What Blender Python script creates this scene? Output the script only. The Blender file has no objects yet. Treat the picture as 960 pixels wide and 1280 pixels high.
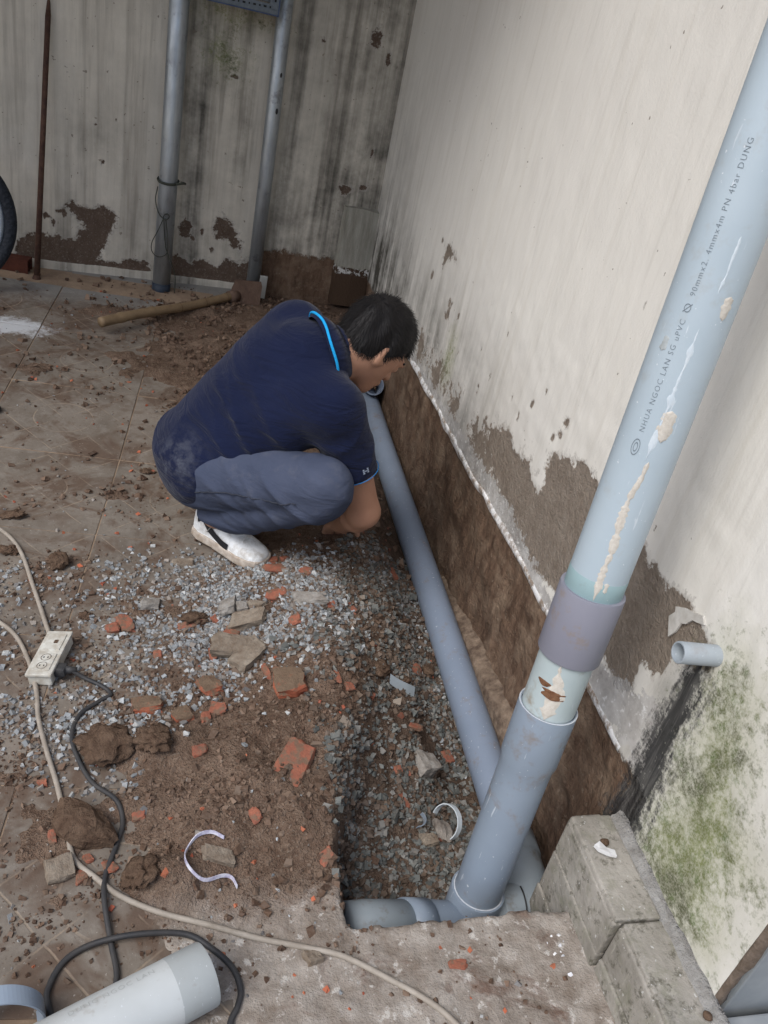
import bpy, bmesh, math, random
import numpy as np
from mathutils import Vector, Matrix, noise as mnoise

rng = np.random.default_rng(7)
random.seed(7)
scn = bpy.context.scene
COL = scn.collection

# ------------------------------------------------------------------ camera
yaw, pit, roll, FPX, CAMH = 3.09689693e-01, 5.35909895e-01, 2.29419300e-01, 1031.7688, 1.25
cf = Vector((math.sin(yaw)*math.cos(pit), math.cos(yaw)*math.cos(pit), -math.sin(pit)))
r0 = Vector((math.cos(yaw), -math.sin(yaw), 0)); u0 = r0.cross(cf)
cr = math.cos(roll)*r0 + math.sin(roll)*u0
cu = -math.sin(roll)*r0 + math.cos(roll)*u0
cam = bpy.data.cameras.new('camera'); camo = bpy.data.objects.new('camera', cam); COL.objects.link(camo)
mw = Matrix.Identity(4)
for i in range(3):
    mw[i][0], mw[i][1], mw[i][2] = cr[i], cu[i], -cf[i]
mw[0][3], mw[1][3], mw[2][3] = 0, 0, CAMH
camo.matrix_world = mw
cam.sensor_fit = 'VERTICAL'; cam.sensor_height = 36.0; cam.lens = FPX/1280*36.0
cam.clip_start = 0.02; cam.clip_end = 500
scn.camera = camo

# ------------------------------------------------------------------ light
SUN_DIR = Vector((-0.62, -0.42, 0.92)).normalized()      # towards the sun, veiled by cloud
w = bpy.data.worlds.new('World'); scn.world = w; w.use_nodes = True
nt = w.node_tree
sky = nt.nodes.new('ShaderNodeTexSky'); sky.sky_type = 'NISHITA'; sky.sun_disc = False
sky.sun_elevation = math.asin(SUN_DIR.z); sky.sun_rotation = math.atan2(SUN_DIR.x, SUN_DIR.y)
sky.air_density = 1.0; sky.dust_density = 3.0
bg = nt.nodes['Background']; bg.inputs['Strength'].default_value = 0.15
nt.links.new(sky.outputs[0], bg.inputs[0])
sun = bpy.data.lights.new('sun', 'SUN'); sun.energy = 1.5; sun.angle = math.radians(30); sun.color = (0.96, 0.985, 1.0)
suno = bpy.data.objects.new('sun', sun); COL.objects.link(suno)
suno.rotation_euler = (-SUN_DIR).to_track_quat('-Z', 'Y').to_euler(); suno.location = (-3, -3, 6)
scn.view_settings.view_transform = 'Standard'; scn.view_settings.look = 'None'
scn.view_settings.gamma = 1; scn.view_settings.exposure = 0.30

# ------------------------------------------------------------------ object helpers
def link(name, me, mat=None, parent=None):
    o = bpy.data.objects.new(name, me); COL.objects.link(o)
    if mat is not None and me is not None:
        if len(me.materials) == 0: me.materials.append(mat)
    if parent is not None: o.parent = parent
    return o
def tag(o, label=None, cat=None, group=None, kind=None):
    if label: o['label'] = label
    if cat: o['category'] = cat
    if group: o['group'] = group
    if kind: o['kind'] = kind
    return o
def empty(name, loc, label, cat, group=None):
    o = bpy.data.objects.new(name, None); COL.objects.link(o); o.location = loc
    o.empty_display_size = 0.05
    return tag(o, label, cat, group)
def mesh_np(name, V, F, smooth=True):
    me = bpy.data.meshes.new(name)
    V = np.asarray(V, dtype=np.float32); F = np.asarray(F, dtype=np.int32)
    k = F.shape[1]
    me.vertices.add(len(V)); me.vertices.foreach_set('co', V.ravel())
    me.loops.add(F.size); me.loops.foreach_set('vertex_index', F.ravel())
    me.polygons.add(len(F)); me.polygons.foreach_set('loop_start', np.arange(0, F.size, k, dtype=np.int32))
    me.polygons.foreach_set('loop_total', np.full(len(F), k, dtype=np.int32))
    me.polygons.foreach_set('use_smooth', np.full(len(F), smooth))
    me.update(calc_edges=True); me.validate()
    return me
def attr(me, name, arr):
    a = me.attributes.new(name, 'FLOAT', 'POINT'); a.data.foreach_set('value', np.asarray(arr, dtype=np.float32).ravel())
def colattr(me, name, arr):
    a = me.color_attributes.new(name, 'FLOAT_COLOR', 'POINT')
    c = np.ones((len(arr), 4), dtype=np.float32); c[:, :3] = arr
    a.data.foreach_set('color', c.ravel())
def bm_mesh(name, bm, smooth=False):
    me = bpy.data.meshes.new(name); bm.normal_update(); bm.to_mesh(me); bm.free()
    if smooth:
        for p in me.polygons: p.use_smooth = True
    return me
def box_bm(bm, c, s, rot=None, bev=0.0, jit=0.0):
    r = bmesh.ops.create_cube(bm, size=1.0); vs = r['verts']
    for v in vs:
        p = Vector((v.co.x*s[0], v.co.y*s[1], v.co.z*s[2]))
        if jit: p += Vector((random.uniform(-1, 1), random.uniform(-1, 1), random.uniform(-1, 1)))*jit
        if rot is not None: p = rot @ p
        v.co = p + Vector(c)
    if bev > 0:
        es = list({e for v in vs for e in v.link_edges})
        bmesh.ops.bevel(bm, geom=es, offset=bev, segments=2, affect='EDGES', profile=0.6)
def frames(pts):
    P = [Vector(p) for p in pts]; n = len(P); T = []
    for i in range(n):
        a = P[max(i-1, 0)]; b = P[min(i+1, n-1)]; T.append((b-a).normalized())
    ref = Vector((0, 0, 1)) if abs(T[0].z) < 0.9 else Vector((1, 0, 0))
    N = [(ref - T[0]*ref.dot(T[0])).normalized()]
    for i in range(1, n):
        q = N[-1] - T[i]*N[-1].dot(T[i]); N.append(q.normalized())
    return P, T, N
def tube_np(pts, rad, seg=12, caps=True):
    """tube along a polyline; rad number or list -> V,F(quads)"""
    P, T, N = frames(pts); n = len(P)
    rad = [rad]*n if not hasattr(rad, '__len__') else list(rad)
    V = []; F = []
    for i in range(n):
        B = T[i].cross(N[i])
        for k in range(seg):
            a = 2*math.pi*k/seg
            V.append(P[i] + (N[i]*math.cos(a)+B*math.sin(a))*rad[i])
    for i in range(n-1):
        for k in range(seg):
            k2 = (k+1) % seg
            F.append((i*seg+k, i*seg+k2, (i+1)*seg+k2, (i+1)*seg+k))
    if caps:
        for i, flip in ((0, True), (n-1, False)):
            V.append(P[i]); c = len(V)-1
            for k in range(0, seg, 2):
                a, b, d = i*seg+k, i*seg+(k+1) % seg, i*seg+(k+2) % seg
                F.append((c, d, b, a) if flip else (c, a, b, d))
    return np.array([tuple(v) for v in V]), np.array(F)
def tube(name, pts, rad, mat, parent=None, seg=12, caps=True):
    V, F = tube_np(pts, rad, seg, caps); return link(name, mesh_np(name, V, F), mat, parent)
def catmull(pts, sub=8):
    P = [Vector(p) for p in pts]; P = [P[0]*2-P[1]] + P + [P[-1]*2-P[-2]]; out = []
    for i in range(1, len(P)-2):
        for s in range(sub):
            t = s/sub; a, b, c, d = P[i-1], P[i], P[i+1], P[i+2]
            out.append(0.5*((2*b)+(c-a)*t+(2*a-5*b+4*c-d)*t*t+(3*b-a-3*c+d)*t**3))
    out.append(P[-2]); return out
def lathe_axis(name, B, T, prof, mat, parent=None, seg=48):
    """revolve profile [(dist along axis, radius)] about axis from B towards T"""
    B = Vector(B); ax = (Vector(T)-B).normalized()
    ref = Vector((0, -1, 0)); e1 = (ref-ax*ref.dot(ax)).normalized(); e2 = ax.cross(e1)
    V = []; F = []
    for d, r in prof:
        for k in range(seg):
            a = 2*math.pi*k/seg; V.append(tuple(B+ax*d+(e1*math.cos(a)+e2*math.sin(a))*r))
    for i in range(len(prof)-1):
        for k in range(seg):
            k2 = (k+1) % seg; F.append((i*seg+k, i*seg+k2, (i+1)*seg+k2, (i+1)*seg+k))
    me = mesh_np(name, V, F, True)
    return link(name, me, mat, parent)
def sharp(o, ang=40):
    me = o.data
    try: me.set_sharp_from_angle(angle=math.radians(ang))
    except Exception: pass
    return o

# ------------------------------------------------------------------ node helpers
class Mt:
    def __init__(s, name, rough=0.8, spec=0.3):
        s.m = bpy.data.materials.new(name); s.m.use_nodes = True; s.t = s.m.node_tree
        s.b = s.t.nodes['Principled BSDF']; s.b.inputs['Roughness'].default_value = rough
        s.b.inputs['Specular IOR Level'].default_value = spec
        tc = s.t.nodes.new('ShaderNodeTexCoord'); s.obj = tc.outputs['Object']
        g = s.t.nodes.new('ShaderNodeNewGeometry'); s.pos = g.outputs['Position']
        s.bumpn = None
    def put(s, node, i, v):
        if isinstance(v, bpy.types.NodeSocket): s.t.links.new(v, node.inputs[i])
        elif v is not None:
            if isinstance(v, (tuple, list)) and len(v) == 3 and node.inputs[i].type == 'RGBA': v = (*v, 1)
            node.inputs[i].default_value = v
    def vscale(s, vec, sc, rot=(0, 0, 0)):
        n = s.t.nodes.new('ShaderNodeMapping'); s.put(n, 'Vector', vec); n.inputs['Scale'].default_value = sc
        n.inputs['Rotation'].default_value = rot; return n.outputs[0]
    def noise(s, scale, detail=5, rough=0.6, vec=None, dist=0.0, col=False):
        n = s.t.nodes.new('ShaderNodeTexNoise'); s.put(n, 'Vector', vec if vec is not None else s.pos)
        n.inputs['Scale'].default_value = scale; n.inputs['Detail'].default_value = min(detail, 4)
        n.inputs['Roughness'].default_value = rough; n.inputs['Distortion'].default_value = dist
        return n.outputs['Color' if col else 'Fac']
    def vor(s, scale, vec=None, feat='F1', out='Distance'):
        n = s.t.nodes.new('ShaderNodeTexVoronoi'); n.feature = feat; s.put(n, 'Vector', vec if vec is not None else s.pos)
        n.inputs['Scale'].default_value = scale; return n.outputs[out]
    def ramp(s, fac, stops, interp='LINEAR'):
        n = s.t.nodes.new('ShaderNodeValToRGB'); s.put(n, 'Fac', fac); cr_ = n.color_ramp; cr_.interpolation = interp
        while len(cr_.elements) > len(stops): cr_.elements.remove(cr_.elements[-1])
        while len(cr_.elements) < len(stops): cr_.elements.new(1.0)
        for e, (p, c) in zip(cr_.elements, stops):
            e.position = p; e.color = (c, c, c, 1) if not isinstance(c, (tuple, list)) else (*c, 1)
        return n.outputs['Color']
    def math(s, op, a, b=0.0, clamp=False):
        n = s.t.nodes.new('ShaderNodeMath'); n.operation = op; n.use_clamp = clamp
        s.put(n, 0, a); s.put(n, 1, b); return n.outputs[0]
    def mr(s, v, a, b, c=0.0, d=1.0):
        n = s.t.nodes.new('ShaderNodeMapRange'); s.put(n, 0, v)
        for i, q in zip((1, 2, 3, 4), (a, b, c, d)): n.inputs[i].default_value = q
        return n.outputs[0]
    def mix(s, fac, a, b, mode='MIX'):
        n = s.t.nodes.new('ShaderNodeMix'); n.data_type = 'RGBA'; n.blend_type = mode
        s.put(n, 0, fac); s.put(n, 6, a); s.put(n, 7, b); return n.outputs[2]
    def attr(s, name, col=False):
        n = s.t.nodes.new('ShaderNodeAttribute'); n.attribute_name = name; return n.outputs['Color' if col else 'Fac']
    def sep(s, vec):
        n = s.t.nodes.new('ShaderNodeSeparateXYZ'); s.put(n, 0, vec); return n.outputs
    def rnd(s):
        return s.t.nodes.new('ShaderNodeObjectInfo').outputs['Random']
    def bump(s, h, strength=0.5, dist=0.01):
        n = s.t.nodes.new('ShaderNodeBump'); n.inputs['Strength'].default_value = strength; n.inputs['Distance'].default_value = dist
        s.put(n, 'Height', h)
        if s.bumpn is not None: s.t.links.new(s.bumpn, n.inputs['Normal'])
        s.bumpn = n.outputs[0]; s.t.links.new(s.bumpn, s.b.inputs['Normal']); return s
    def col(s, c): s.put(s.b, 'Base Color', c); return s
    def rough(s, c): s.put(s.b, 'Roughness', c); return s
def simple(name, c1, c2, scale=20, rough=0.85, spec=0.25, bump=0.3, bscale=60, bdist=0.004, metal=0.0, obj=False, stretch=None):
    m = Mt(name, rough, spec); v = m.obj if obj else m.pos
    if stretch: v = m.vscale(v, stretch)
    n = m.noise(scale, 6, 0.65, v); m.col(m.mix(m.ramp(n, [(0.3, 0.0), (0.7, 1.0)]), c1, c2))
    if bump: m.bump(m.noise(bscale, 6, 0.7, v), bump, bdist)
    m.b.inputs['Metallic'].default_value = metal
    return m
def pnoise(x, y, s, seed=0.0, oct=3):
    """cheap vectorised value noise, about -1..1"""
    x = np.asarray(x, float); y = np.asarray(y, float); out = np.zeros(np.broadcast(x, y).shape); amp = 1.0; tot = 0
    for o in range(oct):
        fx = x*s+seed*13.7+o*5.1; fy = y*s+seed*7.3+o*9.7
        ix = np.floor(fx); iy = np.floor(fy); tx = fx-ix; ty = fy-iy
        tx = tx*tx*(3-2*tx); ty = ty*ty*(3-2*ty)
        def h(a, b):
            q = np.sin(a*127.1+b*311.7+seed*74.7)*43758.5453; return (q-np.floor(q))*2-1
        v = (h(ix, iy)*(1-tx)+h(ix+1, iy)*tx)*(1-ty)+(h(ix, iy+1)*(1-tx)+h(ix+1, iy+1)*tx)*ty
        out = out+v*amp; tot += amp; amp *= 0.5; s *= 2.03
    return out/tot
def sstep(a, b, x): t = np.clip((x-a)/(b-a), 0, 1); return t*t*(3-2*t)
def polysd(px, py, poly):
    """signed distance to polygon, positive inside"""
    poly = np.asarray(poly, float); d = np.full(px.shape, 1e9); ins = np.zeros(px.shape, bool); n = len(poly)
    for i in range(n):
        a = poly[i]; b = poly[(i+1) % n]; e = b-a; wx = px-a[0]; wy = py-a[1]
        t = np.clip((wx*e[0]+wy*e[1])/max(e@e, 1e-12), 0, 1)
        d = np.minimum(d, np.hypot(wx-e[0]*t, wy-e[1]*t))
        c = ((a[1] <= py) & (b[1] > py)) | ((b[1] <= py) & (a[1] > py))
        xi = a[0]+(py-a[1])/np.where(abs(b[1]-a[1]) < 1e-12, 1e-12, b[1]-a[1])*e[0]
        ins ^= c & (px < xi)
    return np.where(ins, d, -d)

WALLX = 0.82            # face of the house wall
BACKY = 3.58            # face of the yard wall at x = 0
def backy(x): return BACKY+0.05*x

#@TERRAIN
TE_Y = [0.0, .74, .9, 1.02, 1.18, 1.43, 1.61, 1.79, 2.2, 2.8, 3.15, 3.4]
TE_X = [.30, .325, .330, .345, .385, .455, .49, .50, .53, .56, .60, .74]
MOUNDS = [  # x, y, sx, sy, height
 (.26, 1.02, .09, .12, .036), (.27, .88, .07, .07, .032), (.16, 1.10, .09, .08, .020), (.36, 1.30, .07, .14, .048),
 (.34, 1.50, .10, .12, .048), (.18, 1.52, .12, .10, .020), (.42, 1.70, .10, .12, .036), (.03, 1.42, .12, .10, .012),
 (-.05, 1.13, .050, .038, .036), (.03, 1.10, .04, .04, .024), (.03, .84, .042, .028, .034), (.08, .82, .035, .035, .026), (-.13, .92, .05, .04, .022), (.14, .92, .07, .05, .016),
 (.10, 2.95, .12, .12, .026), (.30, 3.25, .15, .16, .034), (.0, 3.25, .12, .08, .020), (.15, 2.62, .13, .16, .020),
 (-.25, 3.20, .09, .05, .018), (-.42, 2.70, .05, .05, .018), (-.28, 2.60, .08, .02, .014), (-.5, 3.12, .10, .04, .014), (.44, 2.4, .12, .4, .040),
 (-.13, 2.00, .045, .035, .016), (-.44, 1.86, .035, .016, .020), (.45, 2.9, .16, .3, .045), (.22, 2.35, .10, .2, .020), (-.16, 2.85, .05, .03, .013), (-.07, 2.75, .08, .05, .016), (.10, .98, .07, .07, .020), (.08, 1.22, .08, .05, .014), (-.02, .98, .05, .03, .014), (.12, .78, .05, .03, .016), (-.10, .80, .04, .02, .012), (-.20, 1.05, .05, .05, .013), (-.24, 1.6, .05, .03, .012), (-.32, 1.35, .06, .05, .012), (.30, 1.16, .10, .07, .020), (.52, .62, .05, .035, .016), (.36, .55, .05, .03, .010)]
def ramp_z(y): return .0726*np.clip(np.asarray(y, float)-2.19, 0, 1.31)
def terrain(x, y):
    x = np.asarray(x, float); y = np.asarray(y, float)
    slope = ramp_z(y)
    h = -.013 + 0*x
    for mx, my, sx, sy, hh in MOUNDS:
        h = h + hh*np.exp(-((x-mx)/sx)**2*.5-((y-my)/sy)**2*.5)*(1+.35*pnoise(x, y, 14, 3))
    h = h + .008*pnoise(x, y, 9, 1, 4) + .0075*pnoise(x, y, 30, 2, 4)
    # bare concrete ledge in front of the trench and on towards the step
    ledge = sstep(.03, .13, x+.10*pnoise(x, y, 8, 17, 4))*sstep(.90, .76, y)
    h = h*(1-ledge)+ledge*(.0045+.006*pnoise(x, y, 12, 5, 4)+.003*pnoise(x, y, 60, 6, 2))
    h = np.maximum(h, -.02)
    # trench
    xe = np.interp(y, TE_Y, TE_X)+.016*pnoise(x*0, y, 13, 8, 5)+.008*pnoise(x, y, 40, 19, 2)
    wid = np.interp(y, [0, .9, 1.05, 1.35, 1.7, 2.5], [.03, .045, .11, .22, .24, .20])
    tx = sstep(0, 1, (x-xe)/wid)
    y0 = .735+.014*pnoise(x, y*0, 13, 9, 5)+.004*pnoise(x, y, 50, 20, 2)
    ty = sstep(0, .022, y-y0)*sstep(3.42, 3.2, y)
    dep = np.interp(y, [.7, .9, 1.1, 1.4, 1.8, 3.2], [.200, .175, .155, .145, .14, .14])
    rough = .018*pnoise(x, y, 13, 11, 4)+.009*pnoise(x, y, 45, 12, 3)
    bot = -dep+rough+.055*sstep(.22, 0, x-xe-wid*.8)*sstep(.8, 1.05, y)
    bot = bot*1.0-.055*sstep(.56, .68, x)*sstep(.95, 1.15, y)
    bot = np.where(x > .66, np.minimum(bot, -.135+.25*rough), bot)
    h = h+slope
    tx = np.clip(tx+.22*pnoise(x, y, 18, 13, 4)*tx*(1-tx)*4, 0, 1); k = tx*ty
    return h*(1-k)+np.minimum(h, bot+slope*.3)*k
#@END
def tz(x, y): return float(terrain(np.array([x]), np.array([y]))[0])
def tnorm(x, y, e=.012):
    return Vector((tz(x-e, y)-tz(x+e, y), tz(x, y-e)-tz(x, y+e), 2*e)).normalized()

# ================================================================== the two walls
PEEL_A = [(1.498, .205), (1.712, .301), (1.847, .356), (1.828, .392), (1.723, .44), (1.67, .408), (1.575, .428), (1.538, .411), (1.471, .403), (1.475, .432), (1.496, .498), (1.428, .528), (1.339, .558), (1.296, .56), (1.18, .549), (1.078, .548), (1.018, .539), (.976, .534), (.937, .556), (.905, .549), (.86, .54), (.82, .53), (.80, .50), (.86, .47), (.89, .455), (.886, .415), (.947, .385), (.939, .335), (.958, .297), (1.096, .308), (1.258, .298)]
PEEL_B = [(2.556, .59), (2.567, .646), (2.521, .672), (2.435, .652), (2.517, .635)]
PEEL_C = [(2.412, .482), (2.404, .537), (2.373, .535), (2.373, .483)]
PEEL_SM = [(1.992, .424, .008, .02), (1.648, .546, .009, .012), (1.474, .554, .012, .01), (1.505, .533, .01, .012), (1.465, .587, .012, .016), (1.764, .508, .007, .014), (1.937, .489, .006, .02), (2.22, .441, .006, .02), (1.37, 1.042, .010, .006), (1.337, .895, .004, .03), (2.29, .526, .01, .02), (2.615, .663, .01, .01), (2.638, .538, .012, .02), (1.70, .49, .008, .012), (1.60, .60, .006, .010), (2.05, .52, .006, .012), (1.9, .62, .004, .012), (1.45, .80, .004, .02)]
DARK = [(.858, .482), (.807, .528), (.782, .456), (.785, .346), (.771, .277), (.763, .176), (.76, .10), (.84, .05), (.875, .102), (.862, .24), (.863, .356), (.855, .435)]
MOLD = [(.785, .536), (.734, .553), (.692, .517), (.665, .45), (.654, .395), (.58, .353), (.583, .274), (.562, .189), (.62, .10), (.76, .10), (.765, .271), (.772, .38), (.782, .456)]
CEM = [(1.275, .262), (1.439, .271), (1.575, .293), (1.772, .289), (1.918, .281), (2.3, .27), (2.9, .26), (2.9, .22), (1.806, .225), (1.474, .225), (.905, .235), (.837, .225), (.80, .302), (.871, .366), (.939, .335), (1.076, .285)]

def wall_material(name, paint1, paint2, streakcol, render1, render2, house):
    m = Mt(name, 0.9, 0.15)
    e = m.math('ADD', m.math('MULTIPLY', m.math('SUBTRACT', m.noise(38, 6, .65), .5), .075), m.math('MULTIPLY', m.math('SUBTRACT', m.noise(150, 3, .6), .5), .02))
    def mask(a, soft=.0025, k=1.0):
        return m.mr(m.math('ADD', m.attr(a), m.math('MULTIPLY', e, k)), -soft, soft)
    ax = (1, 24, 1.1) if house else (24, 1, 1.1)
    st = m.noise(1.0, 6, .62, m.vscale(m.pos, ax))
    st2 = m.noise(1.0, 4, .6, m.vscale(m.pos, tuple(q*2.7 for q in ax)))
    big = m.noise(1.7, 4, .55)
    c = m.mix(m.mr(big, .3, .7), paint1, paint2)
    c = m.mix(m.math('MULTIPLY', m.mr(st, .52, .78), .34 if house else .75), c, streakcol)
    c = m.mix(m.math('MULTIPLY', m.mr(st2, .55, .8), .22 if house else .5), c, (.33, .30, .25))
    gr = m.attr('grime')
    g = m.math('MULTIPLY', gr, m.mr(m.math('ADD', m.math('MULTIPLY', st, .6), m.math('MULTIPLY', m.noise(9, 6, .7), .55)), .40, .75), clamp=True)
    c = m.mix(g, c, (.085, .08, .068))
    # small flecks of lost paint
    f = m.mr(m.math('ADD', m.noise(60, 2, .5), m.math('MULTIPLY', m.noise(6, 3, .6), .25)), .885 if house else .85, .90 if house else .865)
    c = m.mix(m.math('MULTIPLY', f, .8), c, (.20, .17, .14))
    pm = mask('peel')
    rc = m.mix(m.mr(m.noise(26, 7, .7), .3, .7), render1, render2)
    rc = m.mix(m.math('MULTIPLY', m.mr(m.noise(120, 4, .7), .55, .7), .5), rc, (.33, .30, .26))
    pr = m.mr(m.math('ADD', m.math('ADD', m.attr('peel'), m.math('MULTIPLY', e, 1.25)), .008), -.003, .003)
    c = m.mix(m.math('MULTIPLY', pr, .8), c, m.mix(m.noise(50, 3, .6), (.60, .585, .55) if house else (.42, .40, .36), (.44, .41, .37) if house else (.28, .26, .23)))
    c = m.mix(pm, c, rc)
    h = m.math('MULTIPLY', pm, -1.0)
    if house:
        cm = mask('cem', .004, 1.6)
        cc = m.mix(m.mr(m.noise(20, 6, .7), .3, .7), (.34, .32, .30), (.58, .57, .55))
        cc = m.mix(m.mr(m.noise(70, 5, .7), .58, .66), cc, (.70, .70, .69))
        c = m.mix(cm, c, cc)
    sm = mask('soil', .006, .9)
    sst = m.noise(1.0, 7, .7, m.vscale(m.pos, (1, 30, 6) if house else (30, 1, 6), (.35 if house else 0, 0, 0)))
    sc = m.mix(m.mr(sst, .33, .72), (.082, .050, .034), (.190, .125, .085))
    sc = m.mix(m.math('MULTIPLY', m.mr(m.noise(11, 6, .7), .46, .70), .8), sc, (.245, .18, .128))
    sc = m.mix(m.math('MULTIPLY', m.mr(m.noise(55, 5, .75), .60, .70), .6), sc, (.30, .24, .18))
    c = m.mix(sm, c, sc)
    nn = lambda sc_, k_: m.math('MULTIPLY', m.math('SUBTRACT', m.noise(sc_, 3, .65), .5), k_)
    mv = m.math('ADD', m.math('ADD', m.math('MULTIPLY', m.attr('mold'), 9.0), nn(20, 2.6)), m.math('ADD', nn(85, 3.0), nn(260, 1.6)))
    mo = m.math('MULTIPLY', m.mr(mv, -.35, .75), m.mr(m.noise(330, 2, .6), .30, .60, .55, 1.0))
    ws = m.mr(m.math('ADD', m.attr('mold'), m.math('MULTIPLY', m.math('SUBTRACT', m.noise(14, 4, .7), .5), .20)), -.10, .05)
    c = m.mix(m.math('MULTIPLY', ws, .62 if house else .2), c, (.40, .40, .27))
    mc = m.mix(m.mr(m.noise(10, 5, .6), .40, .64), (.165, .195, .055), (.065, .072, .028))
    mc = m.mix(m.mr(m.noise(34, 4, .7), .52, .66), mc, (.085, .13, .030))
    c = m.mix(m.math('MULTIPLY', mo, .9), c, mc)
    dv = m.math('ADD', m.math('MULTIPLY', m.attr('dark'), 26.0), m.math('ADD', m.math('MULTIPLY', m.math('SUBTRACT', m.noise(1.0, 4, .7, m.vscale(m.pos, (1, 60, 9) if house else (60, 1, 9))), .5), 2.6), m.math('ADD', nn(70, 2.2), nn(240, 1.4))))
    dk = m.mr(dv, -.25, .55)
    dks = m.mr(m.noise(1.0, 4, .7, m.vscale(m.pos, (1, 95, 7) if house else (95, 1, 7))), .40, .56)
    c = m.mix(m.math('MULTIPLY', dk, .94), c, m.mix(dks, (.085, .083, .080), (.022, .022, .024)))
    m.col(c)
    m.rough(m.mix(dk, (.9, .9, .9), (.55, .55, .55)))
    m.bump(h, .9, .0035)
    m.bump(m.math('ADD', m.math('MULTIPLY', sm, m.noise(45, 7, .75)), m.math('MULTIPLY', pm, m.noise(90, 6, .75))), .8, .012)
    m.bump(m.noise(210, 3, .6), .25, .002)
    m.bump(m.noise(1.0, 3, .6, m.vscale(m.pos, (1, 14, 7) if house else (14, 1, 7))), .22, .012)
    return m.m

house_mat = wall_material('house_wall_paint', (.75, .73, .675), (.69, .67, .625), (.56, .52, .44), (.21, .17, .135), (.30, .255, .21), True)
yard_mat = wall_material('yard_wall_paint', (.68, .635, .545), (.52, .485, .42), (.27, .24, .20), (.100, .070, .053), (.14, .102, .078), False)

def grid_sheet(a, b):
    A, Bv = np.meshgrid(a, b, indexing='ij'); na, nb = A.shape
    idx = np.arange(na*nb).reshape(na, nb)
    F = np.stack([idx[:-1, :-1], idx[1:, :-1], idx[1:, 1:], idx[:-1, 1:]], -1).reshape(-1, 4)
    return A.ravel(), Bv.ravel(), F
# -- house wall, x = WALLX, facing -x
ya = np.concatenate([np.arange(.51, 2.0, .008), np.arange(2.0, 3.62, .012), [3.8]])
zb = np.concatenate([np.arange(-.45, -.25, .03), np.arange(-.25, .72, .008), np.arange(.72, 1.4, .03), np.arange(1.4, 3.3, .2)])
Y, Z, F = grid_sheet(ya, zb)
soil = (.222+.010*pnoise(Y, Z*0, 7, 4, 3))-Z
soil = np.minimum(soil, Y-.80)                                   # the step covers the near foot
peel = np.full(Y.shape, -1.0)
for P in (PEEL_A, PEEL_B, PEEL_C): peel = np.maximum(peel, polysd(Y, Z, P))
for py_, pz_, ry, rz in PEEL_SM: peel = np.maximum(peel, (1-np.hypot((Y-py_)/ry, (Z-pz_)/rz))*.03-.008)
# ragged low losses along the foot of the wall further back
peel = np.maximum(peel, .03*pnoise(Y, Z*.6, 9, 21, 4)-.020+(.30-Z)*.12*sstep(1.5, 1.9, Y)*sstep(3.5, 2.6, Y)-.06*sstep(.40, .66, Z)-.05*sstep(1.0, .8, Y)+.022*sstep(.50, .30, Z)*sstep(1.25, 1.6, Y)*sstep(3.3, 2.4, Y))
peel = np.maximum(np.minimum(peel, .2), -.2)
cem = np.clip(polysd(Y, Z, CEM), -.2, .2); cem = np.minimum(cem, Z-.215)
dark = np.clip(polysd(Y, Z, DARK), -.2, .2)
mold = np.clip(polysd(Y, Z, MOLD), -.2, .2)-.005
mold = np.maximum(mold, (1-np.hypot((Y-2.28)/.03, (Z-.40)/.045))*.05-.02)
grime = sstep(2.7, 3.5, Y)*.55*sstep(1.5, .3, Z)+sstep(1.5, 2.4, Y)*sstep(.72, .26, Z)*.85+sstep(.9, .25, Z)*.12
grime = np.maximum(grime, .9*np.exp(-((Y-2.93)/.045)**2-((Z-.40)/.11)**2)+.8*np.exp(-((Y-3.28)/.05)**2-((Z-.45)/.15)**2)+.7*np.exp(-((Y-2.62)/.03)**2-((Z-.40)/.06)**2))
grime = np.maximum(grime, .8*sstep(.10, 0, abs(Y-.84))*sstep(.5, .4, Z)*sstep(.0, .2, Z))
X = WALLX-.0015*pnoise(Y, Z, 30, 2, 3)+np.where(soil > 0, .004+.013*pnoise(Y, Z, 16, 6, 5)*sstep(0, .05, soil), 0)
X += np.where(peel > 0, .002, 0)
me = mesh_np('house_wall', np.stack([X, Y, Z], -1), F[:, ::-1])
for nm, a in (('soil', soil), ('peel', peel), ('cem', cem), ('dark', dark), ('mold', mold), ('grime', grime)): attr(me, nm, a)
house = link('house_wall', me, house_mat)
tag(house, 'tall white plastered house wall, paint peeling and green mould low down', 'wall')
bm = bmesh.new(); box_bm(bm, (WALLX+.135, 2.16, 1.4), (.23, 3.28, 3.7)); link('wall_core', bm_mesh('wall_core', bm), simple('core_plaster', (.5, .5, .48), (.4, .4, .38)).m, house)
# broken plaster edge at the near end of the wall
bm = bmesh.new()
V = []; zs = np.arange(.135, 1.6, .012)
for z in zs:
    n1 = pnoise(np.array([z]), np.array([0.]), 30, 3, 3)[0]; n2 = pnoise(np.array([z]), np.array([3.]), 22, 5, 3)[0]
    V.append([bm.verts.new((WALLX+.001, .511, z)), bm.verts.new((WALLX+.001, .505+.006*n1, z)), bm.verts.new((WALLX+.010, .498+.007*n2, z)), bm.verts.new((WALLX+.022+.007*n1, .506+.004*n2, z)), bm.verts.new((WALLX+.024, .54, z))])
for a, b in zip(V[:-1], V[1:]):
    for k in range(4): bm.faces.new((a[k], a[k+1], b[k+1], b[k]))
link('plaster_edge', bm_mesh('plaster_edge', bm, True), simple('raw_plaster', (.19, .15, .12), (.10, .075, .055), 60, bump=.8, bscale=140).m, house)
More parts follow.
